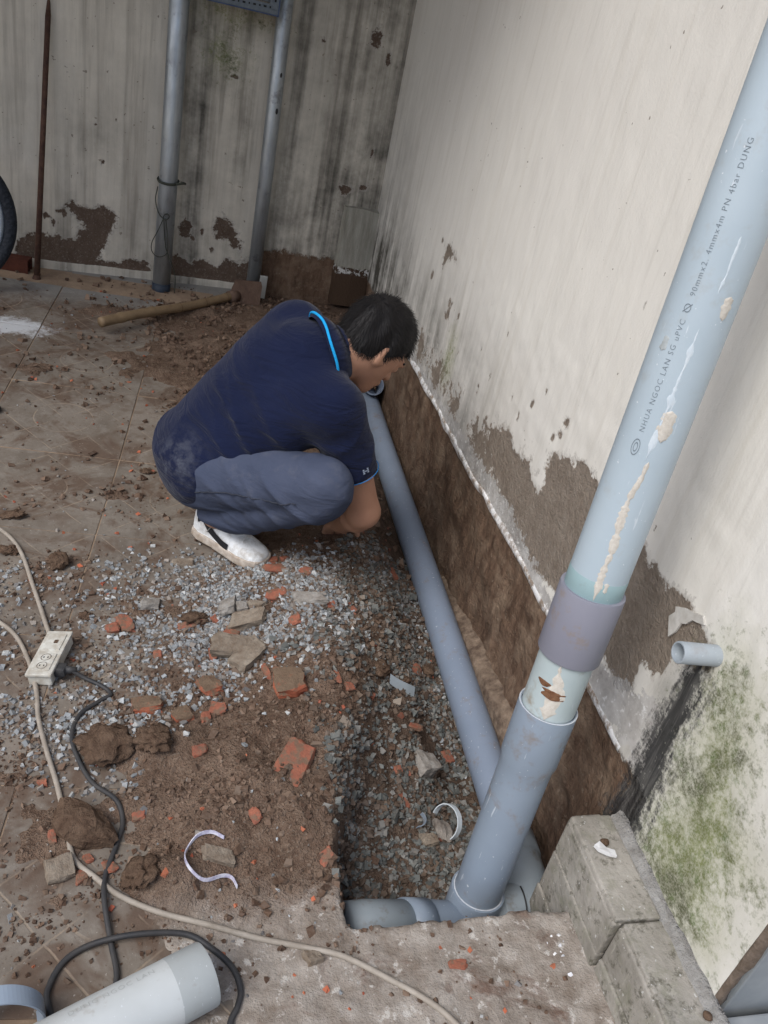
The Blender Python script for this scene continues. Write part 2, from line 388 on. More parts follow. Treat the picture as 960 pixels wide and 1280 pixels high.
# white run of paint along the old ground line
pts = [(y, .226+.010*float(pnoise(np.array([y]), np.array([0.]), 7, 4, 3)[0])) for y in np.arange(.90, 2.95, .012)]
V = []; Fq = []
for i, (y, z) in enumerate(pts):
    n = lambda s, k: float(pnoise(np.array([y]), np.array([k]), s, 3, 3)[0])
    t_ = .0012; up = .005+.010*n(5, 2.); dn = .003+.014*n(6, 4.)
    for q in ((WALLX+.004, z+max(up, .001)*1.8+.002), (WALLX-t_*.7, z+.006), (WALLX-t_*1.2, z-.002), (WALLX-t_*.5, z-.008), (WALLX+.006, z-.010-max(dn, 0)*1.6)): V.append((q[0], y, q[1]))
    if i:
        for k in range(4): a = (i-1)*5+k; Fq.append((a, a+5, a+6, a+1))
wm = Mt('white_paint_run', .7); wm.col(wm.mix(wm.mr(wm.noise(26, 4, .75), .44, .60), (.80, .80, .80), (.27, .215, .17))); wm.bump(wm.noise(120, 4, .7), .5, .004)
link('paint_run', mesh_np('paint_run', V, Fq), wm.m, house)
# pale footing showing beside the pipe
V = []; Fq = []
ys = np.arange(1.05, 2.05, .02)
for i, y in enumerate(ys):
    n = float(pnoise(np.array([y]), np.array([0.]), 9, 31, 4)[0]); en = max(0, min(1, (y-1.05)/.2, (2.05-y)/.7)); zt = -.075+.012*n-.10*(1-en); xo = .794+.006*n+.015*(1-en)
    for q in ((WALLX+.01, zt+.02), (WALLX-.012, zt+.006), (xo, zt), (xo-.003, zt-.02), (xo-.002, -.26)): V.append((q[0], y, q[1]))
    if i:
        for k in range(4): a = (i-1)*5+k; Fq.append((a, a+5, a+6, a+1))
link('footing', mesh_np('footing', V, Fq), simple('footing_concrete', (.25, .19, .14), (.075, .050, .036), 38, bump=.8, bscale=60, bdist=.008).m, house)
# flakes of paint still holding round the stub pipe
def flake(name, poly, mat, parent, axis='x', base=0.0, th=.003):
    bm = bmesh.new()
    def P(a, b, off): return (base-off, a, b) if axis == 'x' else (a, base+.05*a-off, b)
    top = [bm.verts.new(P(a, b, th)) for a, b in poly]; bot = [bm.verts.new(P(a, b, -.001)) for a, b in poly]
    bm.faces.new(top); n = len(poly)
    for i in range(n): bm.faces.new((top[i], bot[i], bot[(i+1) % n], top[(i+1) % n]))
    bmesh.ops.recalc_face_normals(bm, faces=bm.faces)
    return link(name, bm_mesh(name, bm), mat, parent)
flk_mat = simple('paint_flake', (.60, .59, .56), (.42, .40, .36), 40).m
flake('paint_flake', [(.931, .506), (.922, .522), (.926, .53), (.906, .543), (.89, .549), (.864, .562), (.853, .553), (.868, .545), (.88, .54), (.888, .525), (.899, .517), (.903, .495), (.912, .478), (.92, .49)], flk_mat, house, 'x', WALLX, .003)

# -- yard wall at the back
B1 = [(-.622, .05), (-.614, .194), (-.575, .221), (-.53, .237), (-.495, .232), (-.441, .224), (-.405, .222), (-.381, .258), (-.363, .276), (-.417, .34), (-.435, .359), (-.411, .378), (-.376, .359), (-.337, .349), (-.307, .369), (-.277, .361), (-.239, .341), (-.259, .275), (-.294, .189), (-.312, .153), (-.24, .146), (-.193, .169), (-.114, .169), (-.094, .05)]
B2 = [(-.09, .05), (-.06, .19), (-.003, .217), (.065, .186), (.113, .209), (.147, .196), (.172, .182), (.212, .222), (.265, .205), (.311, .252), (.342, .05)]
B3 = [(.143, .357), (.153, .391), (.179, .395), (.197, .371), (.221, .365), (.255, .296), (.252, .262), (.223, .281), (.193, .318), (.161, .3)]
BSM = [(.094, .321, .008, .02), (.138, .257, .01, .012), (.028, .331, .03, .04), (.488, 1.105, .012, .01), (.69, 1.15, .02, .04), (.75, 1.084, .01, .03), (.751, .743, .008, .03), (.167, .923, .018, .009), (-.327, .67, .008, .006), (-.256, .696, .006, .006), (-.301, .536, .008, .012), (-.512, .305, .016, .014), (-.483, .284, .01, .02), (.06, .29, .012, .016), (-.44, .325, .012, .02), (-.455, .33, .018, .01), (.66, .58, .03, .02), (.74, .60, .02, .012)]
xa = np.concatenate([np.arange(-4.0, -.8, .1), np.arange(-.8, .86, .008)])
zb = np.concatenate([np.arange(-.3, .7, .008), np.arange(.7, 1.4, .02), np.arange(1.4, 3.0, .2)])
X, Z, F = grid_sheet(xa, zb)
peel = np.full(X.shape, -1.0)
for P in (B1, B2, B3): peel = np.maximum(peel, polysd(X, Z, P))
for px_, pz_, rx, rz in BSM: peel = np.maximum(peel, (1-np.hypot((X-px_)/rx, (Z-pz_)/rz))*.03-.006)
peel = np.clip(peel, -.2, .2)
peel = np.where(Z < .128+.01*pnoise(X, Z*0, 18, 2, 3), np.minimum(peel, -.06), peel)          # strip of splashed cement at the foot
soil = np.minimum(.285+.02*pnoise(X, Z*0, 9, 7, 3)-Z, X-.33)
grime = .25+.95*np.exp(-((X-.035)/.055)**2)+.6*np.exp(-((X-.40)/.05)**2)+.5*np.exp(-((X-.22)/.05)**2)*sstep(.3, .6, Z)+.5*sstep(.36, .44, X)*sstep(.9, .35, Z)+.65*sstep(.35, .7, X)+.4*np.exp(-((X-.13)/.07)**2-((Z-1.0)/.13)**2)+.35*np.exp(-((X+.33)/.10)**2-((Z-.62)/.1)**2)+.3*sstep(.5, .2, Z)
mold = np.maximum(.07-np.hypot((X-.13), (Z-.99)*1.0), .05-np.hypot((X-.16)*.4, (Z-1.13)*1.5))-.03
Yw = backy(X)+.002*pnoise(X, Z, 25, 2, 3)+np.where(peel > 0, .003, 0)+np.where(soil > 0, .006*pnoise(X, Z, 20, 5, 3), 0)
me = mesh_np('yard_wall', np.stack([X, Yw, Z], -1), F)
for nm, a in (('soil', soil), ('peel', peel), ('dark', np.full(X.shape, -.2)), ('mold', mold), ('grime', np.clip(grime, 0, 1))): attr(me, nm, a)
yard = link('yard_wall', me, yard_mat); tag(yard, 'dim stained yard wall behind the two metal posts', 'wall')
bm = bmesh.new(); box_bm(bm, (-1.55, 3.70, 1.33), (4.9, .10, 3.2), Matrix.Rotation(math.atan(.05), 3, 'Z')); link('wall_core', bm_mesh('wall_core', bm), bpy.data.materials['core_plaster'], yard)
# short stub of an old pier in the corner, broken off on top
bm = bmesh.new()
V = []
for z in (.10, .27, .29, .32, .40, .46, .50, .518):
    o_ = .006*random.uniform(-1, 1); pr = .05 if z > .3 else .052
    V.append([bm.verts.new((.672-.01*(.52-z)+o_*.5, backy(.67)+.01, z)), bm.verts.new((.676+o_*.5, backy(.67)-pr, z+random.uniform(-.004, .004)*(z > .5))),
              bm.verts.new((.745, backy(.7)-pr-.002, z+(.006 if z > .5 else 0))), bm.verts.new((.822, backy(.82)-pr, z+random.uniform(-.008, .004)*(z > .5))), bm.verts.new((.822, backy(.82)+.01, z))])
for a, b in zip(V[:-1], V[1:]):
    for k in range(4): bm.faces.new((a[k], a[k+1], b[k+1], b[k]))
bm.faces.new(V[-1])
pm_ = Mt('pier_plaster', .9, .15)
zc = pm_.sep(pm_.pos)[2]
pc = pm_.mix(pm_.mr(pm_.noise(1, 6, .7, pm_.vscale(pm_.pos, (30, 30, 4))), .35, .7), (.40, .39, .34), (.21, .20, .165))
pc = pm_.mix(pm_.mr(pm_.math('ADD', zc, pm_.math('MULTIPLY', pm_.noise(40, 5, .7), .05)), .300, .292), pc, pm_.mix(pm_.mr(pm_.noise(60, 5, .7), .50, .56), (.07, .045, .03), (.6, .6, .58)))
pc = pm_.mix(pm_.mr(pm_.math('ADD', zc, pm_.math('MULTIPLY', pm_.noise(50, 5, .7), .04)), .268, .26), pc, (.07, .045, .03))
pm_.col(pc); pm_.bump(pm_.noise(80, 6, .7), .6, .006)
link('pier_stub', bm_mesh('pier_stub', bm), pm_.m, yard)

# ================================================================== ground
gx = np.concatenate([[-60, -30, -12, -6], np.arange(-4, -.95, .25), np.arange(-.95, .84, .0065), [.9]])
gy = np.concatenate([[-60, -25, -8, -3], np.arange(-1.5, .4, .2), np.arange(.45, 2.1, .0065), np.arange(2.1, 3.64, .009), [3.8]])
GX, GY, F = grid_sheet(gx, gy)
GZ = terrain(GX, GY)
far = (GX < -.96) | (GY < .42)
GZ = np.where(far, -.02+ramp_z(GY), GZ)
me = mesh_np('ground', np.stack([GX, GY, GZ], -1), F)
LEDGE = sstep(-.02, .10, GX+.10*pnoise(GX, GY, 8, 17, 4))*sstep(.84, .74, GY+.03*pnoise(GX, GY, 14, 18, 3))
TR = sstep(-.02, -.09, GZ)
DUST = np.clip(pnoise(GX, GY, 5, 15, 3)*.6+.35, 0, 1)*sstep(1.9, 1.2, GY)
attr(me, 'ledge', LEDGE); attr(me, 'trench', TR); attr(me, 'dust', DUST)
gm = Mt('soil', .95, .1)
n1 = gm.noise(7, 7, .7); n2 = gm.noise(60, 6, .75); n3 = gm.noise(240, 3, .6)
c = gm.mix(gm.mr(n1, .35, .68), (.105, .067, .047), (.215, .150, .110))
c = gm.mix(gm.math('MULTIPLY', gm.mr(n2, .45, .7), .7), c, (.24, .175, .128))
c = gm.mix(gm.math('MULTIPLY', gm.mr(n3, .58, .72), .5), c, (.32, .27, .22))
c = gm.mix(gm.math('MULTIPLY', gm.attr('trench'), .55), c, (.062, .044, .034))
lc = gm.mix(gm.mr(gm.noise(16, 7, .72), .35, .66), (.19, .155, .125), (.36, .325, .285))
lc = gm.mix(gm.mr(gm.noise(38, 6, .7), .58, .64), lc, (.46, .43, .39))
lc = gm.mix(gm.mr(gm.noise(9, 6, .7, dist=.6), .56, .68), lc, (.165, .115, .09))
c = gm.mix(gm.attr('ledge'), c, lc)
gm.col(c); gm.bump(gm.math('MULTIPLY', n2, gm.math('SUBTRACT', 1.0, gm.math('MULTIPLY', gm.attr('ledge'), .72))), .8, .014); gm.bump(gm.math('MULTIPLY', n3, gm.math('SUBTRACT', 1.0, gm.math('MULTIPLY', gm.attr('ledge'), .5))), .6, .004)
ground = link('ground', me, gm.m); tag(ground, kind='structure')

# cement floor tiles, one object each, laid slightly askew to the walls
tm = Mt('cement_tile', .72, .3)
vo = tm.obj
rn = tm.rnd()
sx, sy, sz = tm.sep(vo)
base = tm.mix(tm.mr(tm.noise(5, 6, .68), .32, .7), (.135, .108, .086), (.235, .200, .165))
base = tm.mix(tm.math('MULTIPLY', rn, .35), base, (.155, .146, .122))
base = tm.mix(tm.math('MULTIPLY', tm.mr(tm.noise(26, 7, .72), .48, .7), .65), base, (.245, .22, .19))
base = tm.mix(tm.mr(tm.noise(6, 4, .78, dist=.6), .47, .60), base, tm.mix(tm.noise(30, 4, .7), (.085, .056, .040), (.150, .108, .080)))            # trodden mud
base = tm.mix(tm.math('MULTIPLY', tm.mr(tm.noise(90, 4, .7), .60, .68), .7), base, (.10, .07, .05))
base = tm.mix(tm.math('MULTIPLY', tm.mr(tm.noise(150, 3, .6), .66, .72), .6), base, (.42, .39, .35))
# moulded diamond and arc pattern, pale with dust
ax_ = tm.math('ABSOLUTE', sx); ay_ = tm.math('ABSOLUTE', sy)
wob = tm.math('MULTIPLY', tm.math('SUBTRACT', tm.noise(14, 4, .6), .5), .012)
def line(v, wd): return tm.mr(tm.math('ABSOLUTE', tm.math('ADD', v, wob)), wd, wd*.35)
l1 = line(tm.math('SUBTRACT', tm.math('ADD', ax_, ay_), .178), .0035)
l2 = line(tm.math('SUBTRACT', ax_, tm.math('MULTIPLY', ay_, .98)), .0030)
rad = tm.math('SQRT', tm.math('ADD', tm.math('MULTIPLY', sx, sx), tm.math('MULTIPLY', sy, sy)))
l3 = line(tm.math('SUBTRACT', rad, .085), .003)
pat = tm.math('MULTIPLY', tm.math('MAXIMUM', l1, tm.math('MAXIMUM', l2, l3)), tm.mr(tm.noise(7, 5, .7), .42, .58))
base = tm.mix(tm.math('MULTIPLY', pat, .5), base, (.35, .275, .20))
# white powder spilt near the back
vm = tm.t.nodes.new('ShaderNodeVectorMath'); vm.operation = 'DISTANCE'
tm.put(vm, 0, tm.vscale(tm.pos, (1, 1.6, 1))); vm.inputs[1].default_value = (-.53, 2.985*1.6, .075)
sp = tm.math('SUBTRACT', .13, vm.outputs['Value'])
wp = tm.mr(tm.math('ADD', sp, tm.math('MULTIPLY', tm.math('SUBTRACT', tm.noise(17, 6, .75), .5), .30)), .0, .06)
base = tm.mix(tm.math('MULTIPLY', wp, .85), base, (.60, .62, .64))
bk = tm.mr(tm.math('ADD', tm.sep(tm.pos)[1], tm.math('MULTIPLY', tm.noise(9, 5, .7), .3)), 3.3, 3.55)
base = tm.mix(tm.math('MULTIPLY', bk, .6), base, (.27, .28, .275))
tm.col(base)
tm.bump(tm.math('MULTIPLY', pat, -1.0), .4, .002); tm.bump(tm.noise(60, 6, .7), .35, .004)
tm.rough(tm.mr(tm.noise(11, 5, .6), .3, .7, .55, .9))
gl = []
GXs, GYs, Fg = grid_sheet(np.linspace(-1.9, .16, 30), np.linspace(.35, 3.56, 60))
link('grout', mesh_np('grout', np.stack([GXs, GYs, ramp_z(GYs)-.0022-.03*sstep(.02, .14, GXs)*sstep(.95, .80, GYs)], -1), Fg), simple('sandy_grout', (.36, .27, .19), (.20, .145, .105), 9, .95, .1, .6, 60, .004).m, ground)
TS = .388; TANG = math.radians(-4.2)
ca, sa = math.cos(TANG), math.sin(TANG)
bmt = bmesh.new(); box_bm(bmt, (0, 0, -.009), (TS-.0035, TS-.0035, .018), bev=.0012)
tile_me = bm_mesh('tile', bmt); tile_me.materials.append(tm.m)
for i in range(-4, 2):
    for j in range(-3, 5):
        lx, ly = (i+.5)*TS, (j+.5)*TS
        wx_, wy_ = -.150+lx*ca-ly*sa, 1.805+lx*sa+ly*ca
        if wy_ > 3.62 or wy_ < .3 or wx_ > .27: continue
        zt = float(ramp_z(wy_))
        xe = np.interp(wy_, TE_Y, TE_X)
        if wx_+TS*.55 > xe:
            # cut tile: keep what lies left of the dug edge
            cut = max(.02, min(TS, xe-.06-(wx_-TS/2)))
            bmt = bmesh.new(); box_bm(bmt, (-(TS-cut)/2, 0, -.009), (cut-.0035, TS-.0035, .018), bev=.0012)
            mt_ = bm_mesh('tile', bmt); mt_.materials.append(tm.m); o = link('tile', mt_, None, ground)
        else: o = link('tile', tile_me, None, ground)
        o.location = (wx_, wy_, zt+random.uniform(-.0005, .0005)); o.rotation_euler = (math.radians(random.uniform(-.1, .1))+math.atan(.0726 if wy_ > 2.2 else 0), math.radians(random.uniform(-.1, .1)), TANG)

# ================================================================== pipes
def pvc(name, c1, c2, rough=.38, dirt=.35, dirtcol=(.20, .15, .11), scr=True):
    m = Mt(name, rough, .45)
    c = m.mix(m.mr(m.noise(6, 5, .6), .35, .7), c1, c2)
    d = m.mr(m.math('ADD', m.noise(18, 6, .75), m.math('MULTIPLY', m.noise(4, 3, .5), .35)), .74, .90)
    c = m.mix(m.math('MULTIPLY', d, dirt), c, dirtcol)
    if scr:
        sc = m.mr(m.noise(1, 3, .5, m.vscale(m.pos, (160, 160, 14), (.5, .2, 0))), .69, .73)
        c = m.mix(m.math('MULTIPLY', sc, .40), c, (.72, .76, .80))
        sp = m.mr(m.math('ADD', m.noise(150, 2, .5), m.math('MULTIPLY', m.noise(7, 2, .5), .3)), .895, .93); c = m.mix(m.math('MULTIPLY', sp, .6), c, (.78, .80, .82))
    m.col(c); m.rough(m.mr(m.noise(9, 5, .6), .3, .7, rough-.06, rough+.18)); m.bump(m.noise(70, 4, .6), .06, .003)
    return m.m
pvc_pale = pvc('pvc_pale_blue', (.42, .50, .555), (.38, .46, .515), .36, .4, (.36, .37, .36))
pvc_teal = pvc('pvc_teal_dirty', (.29, .41, .43), (.24, .35, .37), .45, .4)
pvc_old = pvc('pvc_old_stained', (.45, .52, .53), (.37, .44, .45), .45, .75, (.27, .23, .17))
pvc_violet = pvc('pvc_violet_grey', (.245, .248, .295), (.215, .218, .265), .5, .75, (.24, .18, .13), False)
pvc_grey = pvc('pvc_grey_blue', (.235, .285, .345), (.21, .255, .315), .36, .6)
pvc_long = pvc('pvc_long_grey', (.215, .260, .335), (.19, .235, .305), .38, .6)
pvc_muddy = pvc('pvc_muddy', (.28, .325, .36), (.225, .255, .265), .5, .75, (.14, .105, .075), False)
cream = simple('cream_filler', (.64, .61, .55), (.50, .46, .40), 120, .8, .2, .6, 150, .002).m
rust = simple('rust_mud', (.14, .065, .035), (.22, .12, .07), 80, .9, .1, .8, 160, .004).m
ink = simple('print_ink', (.15, .18, .21), (.22, .26, .29), 300, .7, .2, 0).m

DB = Vector((.620, .848, -.10)); DT = Vector((.661, .948, 1.0)); DAX = (DT-DB).normalized()
LN = (DT-DB).length/1.1        # axis length per metre of height
def za(z): return (z+.10)*LN
down = empty('downpipe', DB, 'grey plastic downpipe with violet coupling standing in the trench by the wall', 'pipe')
def rel(o): # keep world placement under the empty
    o.matrix_parent_inverse = Matrix.Translation(-DB); return o
def dl(name, prof, mat): return rel(sharp(lathe_axis(name, DB, DT, [(za(z), r) for z, r in prof], mat, down, 64), 35))
up_pipe = dl('upper_pipe', [(.53, .0445), (.60, .045), (1.0, .045), (1.8, .045)], pvc_pale)
dl('glue_band', [(.566, .0447), (.567, .0453), (.603, .0453), (.604, .0447)], pvc_teal)
dl('coupling', [(.452, .0452), (.452, .0500), (.454, .0508), (.570, .0512), (.5725, .0505), (.5725, .0452)], pvc_violet)
old = dl('old_pipe', [(.30, .0445), (.47, .0445)], pvc_old)
low = dl('lower_pipe', [(-.11, .0448), (.19, .0450), (.222, .0456), (.236, .0492), (.342, .0496), (.3445, .0490), (.3445, .0455)], pvc_grey)
dl('weld_ring', [(.3440, .0490), (.3448, .0497), (.3452, .0494), (.3452, .0474)], simple('pale_edge', (.55, .58, .61), (.38, .42, .46), 120).m)
dl('elbow_socket', [(-.158, .046), (-.158, .0505), (-.098, .0515), (-.0945, .0505), (-.0945, .0455)], pvc_grey)
rng_e = dl('socket_lip', [(-.0950, .0462), (-.0940, .0472), (-.0930, .0453)], bpy.data.materials['pale_edge'])
el = catmull([DB+DAX*za(-.13), DB+DAX*za(-.165), (.606, .832, -.168), (.582, .820, -.166), (.548, .810, -.148), (.500, .802, -.128)], 6)
rel(tube('elbow', el, .0475, pvc_grey, down, 40, False))
rel(tube('sleeve', [(.512, .804, -.133), (.466, .798, -.118)], .0500, pvc_grey, down, 40))
rel(tube('run_pipe', [(.49, .801, -.126), (.39, .790, -.098), (.355, .786, -.094)], .0470, pvc_muddy, down, 40))
rel(tube('link_pipe', [(.60, .832, -.168), (.70, .842, -.162), (.735, .845, -.160)], .0440, pvc_muddy, down, 40))

# radial patches on the downpipe: cream filler streaks and mud, each with its own thickness
# angle 0 faces the camera side (-y), positive towards +x ... chosen from the lathe frame
e1 = (Vector((0, -1, 0))-DAX*Vector((0, -1, 0)).dot(DAX)).normalized(); e2 = DAX.cross(e1)
def on_pipe(z, a, r): return DB+DAX*za(z)+(e1*math.cos(a)+e2*math.sin(a))*r
def streak(name, z0, z1, a_fun, w_fun, r, mat, parent, n=40, th=.0012, seed=0):
    V = []; Fq = []; k = 5
    for i in range(n+1):
        z = z0+(z1-z0)*i/n
        nz = float(pnoise(np.array([z]), np.array([seed+0.]), 60, 4, 3)[0]); nz2 = float(pnoise(np.array([z]), np.array([seed+9.]), 45, 5, 3)[0])
        tt = i/n; env = min(1, tt*9, (1-tt)*9)
        ac = a_fun(tt)-.62+nz2*.05; wd = max(.002, w_fun(tt)*(1+.9*nz+.5*float(pnoise(np.array([z]), np.array([seed+3.]), 220, 6, 2)[0]))*env)
        for j in range(k):
            a = ac+(j/(k-1)-.5)*2*wd; rr = r+(th if 0 < j < k-1 else -.0004)
            V.append(tuple(on_pipe(z, a, rr)))
        if i:
            for j in range(k-1): q = (i-1)*k+j; Fq.append((q, q+1, q+k+1, q+k))
    return rel(link(name, mesh_np(name, V, Fq), mat, parent))
streak('filler_streak', .574, .745, lambda t: .16-.16*t+.05*math.sin(t*2.5), lambda t: .13-.03*t, .0454, cream, down, 90, .0008, seed=1)
streak('filler_streak', .590, .607, lambda t: .42, lambda t: .09, .0454, cream, down, 14, .0006, seed=11)
streak('filler_streak', .735, .80, lambda t: .05+.20*t, lambda t: .10, .0451, cream, down, 20, seed=2)
streak('filler_streak', .83, .875, lambda t: .33, lambda t: .17, .0451, cream, down, 20, seed=3)
streak('filler_streak', .80, .985, lambda t: .10+.12*t, lambda t: .04+.05*math.sin(t*9)**2, .0450, simple('pale_scuff', (.60, .66, .70), (.52, .6, .66), 60).m, down, 50, .0006, seed=4)
streak('filler_streak', 1.03, 1.10, lambda t: .36, lambda t: .05, .0450, bpy.data.materials['pale_scuff'], down, 20, .0006, seed=5)
streak('filler_streak', 1.0, 1.03, lambda t: .72, lambda t: .14, .0451, cream, down, 16, seed=6)
streak('filler_streak', .345, .45, lambda t: .02+.1*math.sin(t*4), lambda t: .22+.1*math.sin(t*5), .0446, cream, down, 30, seed=7)
streak('mud_stain', .385, .402, lambda t: .03, lambda t: .42, .0450, rust, down, 14, .0016, seed=8)
streak('mud_stain', .402, .412, lambda t: -.42, lambda t: .22, .0448, rust, down, 10, .0012, seed=9)
streak('mud_stain', .945, .965, lambda t: -.62, lambda t: .14, .0450, simple('grey_smear', (.33, .36, .36), (.42, .46, .47), 90).m, down, 14, .0007, seed=10)

# printed lettering running up the pipe
def pipe_text(body, z0, size, a0, r, parent):
    cu_ = bpy.data.curves.new('lettering', 'FONT'); cu_.body = body; cu_.size = size; cu_.space_character = 1.22; cu_.resolution_u = 2
    cu_.offset = -size*.012
    to = bpy.data.objects.new('tmp_text', cu_); COL.objects.link(to)
    dg = bpy.context.evaluated_depsgraph_get(); me0 = to.evaluated_get(dg).to_mesh()
    V = [v.co.copy() for v in me0.vertices]; Fs = [tuple(p.vertices) for p in me0.polygons]; to.evaluated_get(dg).to_mesh_clear()
    bpy.data.objects.remove(to); bpy.data.curves.remove(cu_)
    wdt = max(v.x for v in V)
    me = bpy.data.meshes.new('lettering')
    P = []
    for v in V: P.append(tuple(on_pipe(z0+v.x, a0-(v.y-size*.35)/r, r+.0005)))
    me.from_pydata(P, [], Fs); me.update()
    return link('lettering', me, ink, parent), wdt
TXT = 'NHUA NGOC LAN SG uPVC'
o_, w1 = pipe_text(TXT, .836, .0105, -.93, .045, up_pipe); 
o_, w2 = pipe_text('90mmx2. 4mmx4m PN 4bar DUNG', .836+w1+.030, .0105, -.93, .045, up_pipe)
def outline(zc, ac, rz, ra, wdt, slash=False):
    V = []; Fq = []; n = 28
    for i in range(n):
        t = 2*math.pi*i/n
        for q in (1, 1-wdt): V.append(tuple(on_pipe(zc+rz*q*math.cos(t), ac+ra*q*math.sin(t), .0455)))
    for i in range(n): a = i*2; b = (i+1) % n*2; Fq.append((a, b, b+1, a+1))
    if slash:
        b = len(V)
        for z, a in ((-1.1, -.9), (-1.0, -1.15), (1.1, .9), (1.0, 1.15)): V.append(tuple(on_pipe(zc+rz*z, ac+ra*a, .0455)))
        Fq.append((b, b+1, b+2, b+3))
    return link('printed_mark', mesh_np('printed_mark', V, Fq), ink, up_pipe)
outline(.836+w1+.015, -.93, .0055, .10, .20, True)
outline(.814, -.93, .012, .13, .14); outline(.814, -.93, .007, .065, .25)

# -- long pipe lying in the trench
PN = Vector((.752, .905, -.158)); PF = Vector((.776, 3.02, -.075))
tp_ = empty('trench_pipe', PN, 'long grey-blue plastic pipe lying in the trench along the wall', 'pipe')
def rel2(o): o.matrix_parent_inverse = Matrix.Translation(-PN); return o
mid = [PN+(PF-PN)*t+Vector((.0, 0, .004*math.sin(t*6))) for t in np.linspace(-.0, 1, 24)]
rel2(tube('pipe_body', mid, .0425, pvc_long, tp_, 48))
rel2(tube('elbow', catmull([(.752, .985, -.154), (.752, .925, -.157), (.748, .880, -.158), (.735, .852, -.160), (.705, .842, -.162), (.675, .838, -.163)], 6), .0470, pvc_muddy, tp_, 40))
rel2(tube('socket_collar', [(.7525, .995, -.154), (.752, .945, -.156)], .0498, pvc_muddy, tp_, 40))
cs = tube('clamp_seam', [(.716, .845-.0493*math.cos(a), -.160+.0493*math.sin(a)) for a in np.linspace(-.3, 1.9, 14)], .0016, simple('black_rubber', (.02, .02, .022), (.03, .03, .03), rough=.6).m, tp_, 6); rel2(cs)
# far fitting with an open mouth beside the wall
ft = empty('pipe_fitting', (.79, 3.02, 0), 'grey plastic fitting with open mouth beyond the worker\'s face', 'pipe')
def rel3(o): o.matrix_parent_inverse = Matrix.Translation(-Vector((.79, 3.02, 0))); return o
rel3(sharp(lathe_axis('fitting_body', (.784, 3.02, -.05), (.770, 2.88, .03), [(0, .030), (.06, .032), (.085, .038), (.13, .039), (.132, .034), (.10, .032), (.04, .030)], pvc_long, ft, 40)))
# -- stub pipe from the wall
st = empty('stub_pipe', (WALLX, .83, .53), 'short grey plastic stub pipe poking out of the wall above the black stain', 'pipe')
SB = Vector((.850, .806, .531)); ST = Vector((.752, .806, .538))
def rel4(o): o.matrix_parent_inverse = Matrix.Translation(-Vector((WALLX, .83, .53))); return o
L_ = (ST-SB).length
rel4(sharp(lathe_axis('pipe_wall', SB, ST, [(0, .0165), (L_-.001, .0168), (L_, .0160), (L_, .0138), (L_-.001, .0134), (.0, .0134)], pvc('pvc_stub', (.33, .37, .40), (.28, .32, .35), .4, .3), st, 40)))
rel4(link('bore_disc', mesh_np('bore_disc', [tuple(SB+(ST-SB)*.45+Vector((0, math.cos(a)*.0132, math.sin(a)*.0132))) for a in np.linspace(0, 2*math.pi, 13)[:12]], [(0, 1, 2, 3), (0, 3, 4, 5), (0, 5, 6, 7), (0, 7, 8, 9), (0, 9, 10, 11)]), simple('bore_disc_dark', (.05, .04, .035), (.09, .07, .06)).m, st))  # dark disc closing the bore partway along the stub

# ================================================================== step by the wall
SX0, SY1, SZT = .732, .835, .13
step = empty('stone_step', (.78, .6, 0), 'low step clad in mossy grey slabs at the foot of the white wall', 'step')
def rel5(o): o.matrix_parent_inverse = Matrix.Translation(-Vector((.78, .6, 0))); return o
slab = Mt('mossy_slab', .85, .2)
c = slab.mix(slab.mr(slab.noise(9, 6, .68), .33, .68), (.235, .218, .188), (.40, .375, .335))
c = slab.mix(slab.math('MULTIPLY', slab.mr(slab.noise(22, 6, .7), .5, .68), .6), c, (.185, .185, .130))
c = slab.mix(slab.math('MULTIPLY', slab.mr(slab.noise(1, 6, .7, slab.vscale(slab.pos, (40, 60, 12))), .58, .72), .7), c, (.38, .365, .31))
c = slab.mix(slab.math('MULTIPLY', slab.mr(slab.noise(45, 5, .75), .54, .66), .75), c, (.085, .08, .058))
c = slab.mix(slab.math('MULTIPLY', slab.mr(slab.noise(110, 3, .6), .67, .70), .8), c, (.55, .55, .53))
slab.col(c); slab.bump(slab.noise(40, 7, .7), .5, .006); slab.bump(slab.noise(150, 4, .6), .35, .003)
mortar = simple('mortar', (.20, .19, .175), (.34, .335, .32), 40, .95, .1, .9, 90, .008).m
bm = bmesh.new(); box_bm(bm, ((SX0+.815)/2+.012, .25, -.02), (.815-SX0-.024+.02, 1.16, .276)); rel5(link('core', bm_mesh('core', bm), mortar, step))
def slabpiece(name, c_, s_, rot=None):
    bm = bmesh.new(); box_bm(bm, c_, s_, rot, bev=.0035, jit=.0015); return rel5(link(name, bm_mesh(name, bm), slab.m, step))
TLT = Matrix.Rotation(math.radians(1.2), 3, 'Y')
YJ = .638
slabpiece('top_slab', ((SX0+.807)/2-.002, (SY1+YJ)/2+.0015, SZT-.008), (.807-SX0+.004, SY1-YJ-.003, .018), TLT)
slabpiece('top_slab', ((SX0+.807)/2+.004, YJ/2-.15, SZT-.012), (.807-SX0-.002, YJ+.3-.004, .018), TLT)
for y0_, y1_, off in ((SY1-.002, YJ+.002, 0), (YJ-.003, -.2, .006)):
    slabpiece('face_slab', (SX0+.002+off, (y0_+y1_)/2, .080), (.016, y0_-y1_, .082))
    slabpiece('face_slab', (SX0+.001+off, (y0_+y1_)/2, -.010), (.016, y0_-y1_, .0945), Matrix.Rotation(math.radians(-.4), 3, 'Y'))
    slabpiece('face_slab', (SX0+.0+off, (y0_+y1_)/2, -.110), (.016, y0_-y1_, .101))
slabpiece('end_slab', ((SX0+.80)/2+.006, SY1+.004, -.02), (.795-SX0-.01, .014, .272))
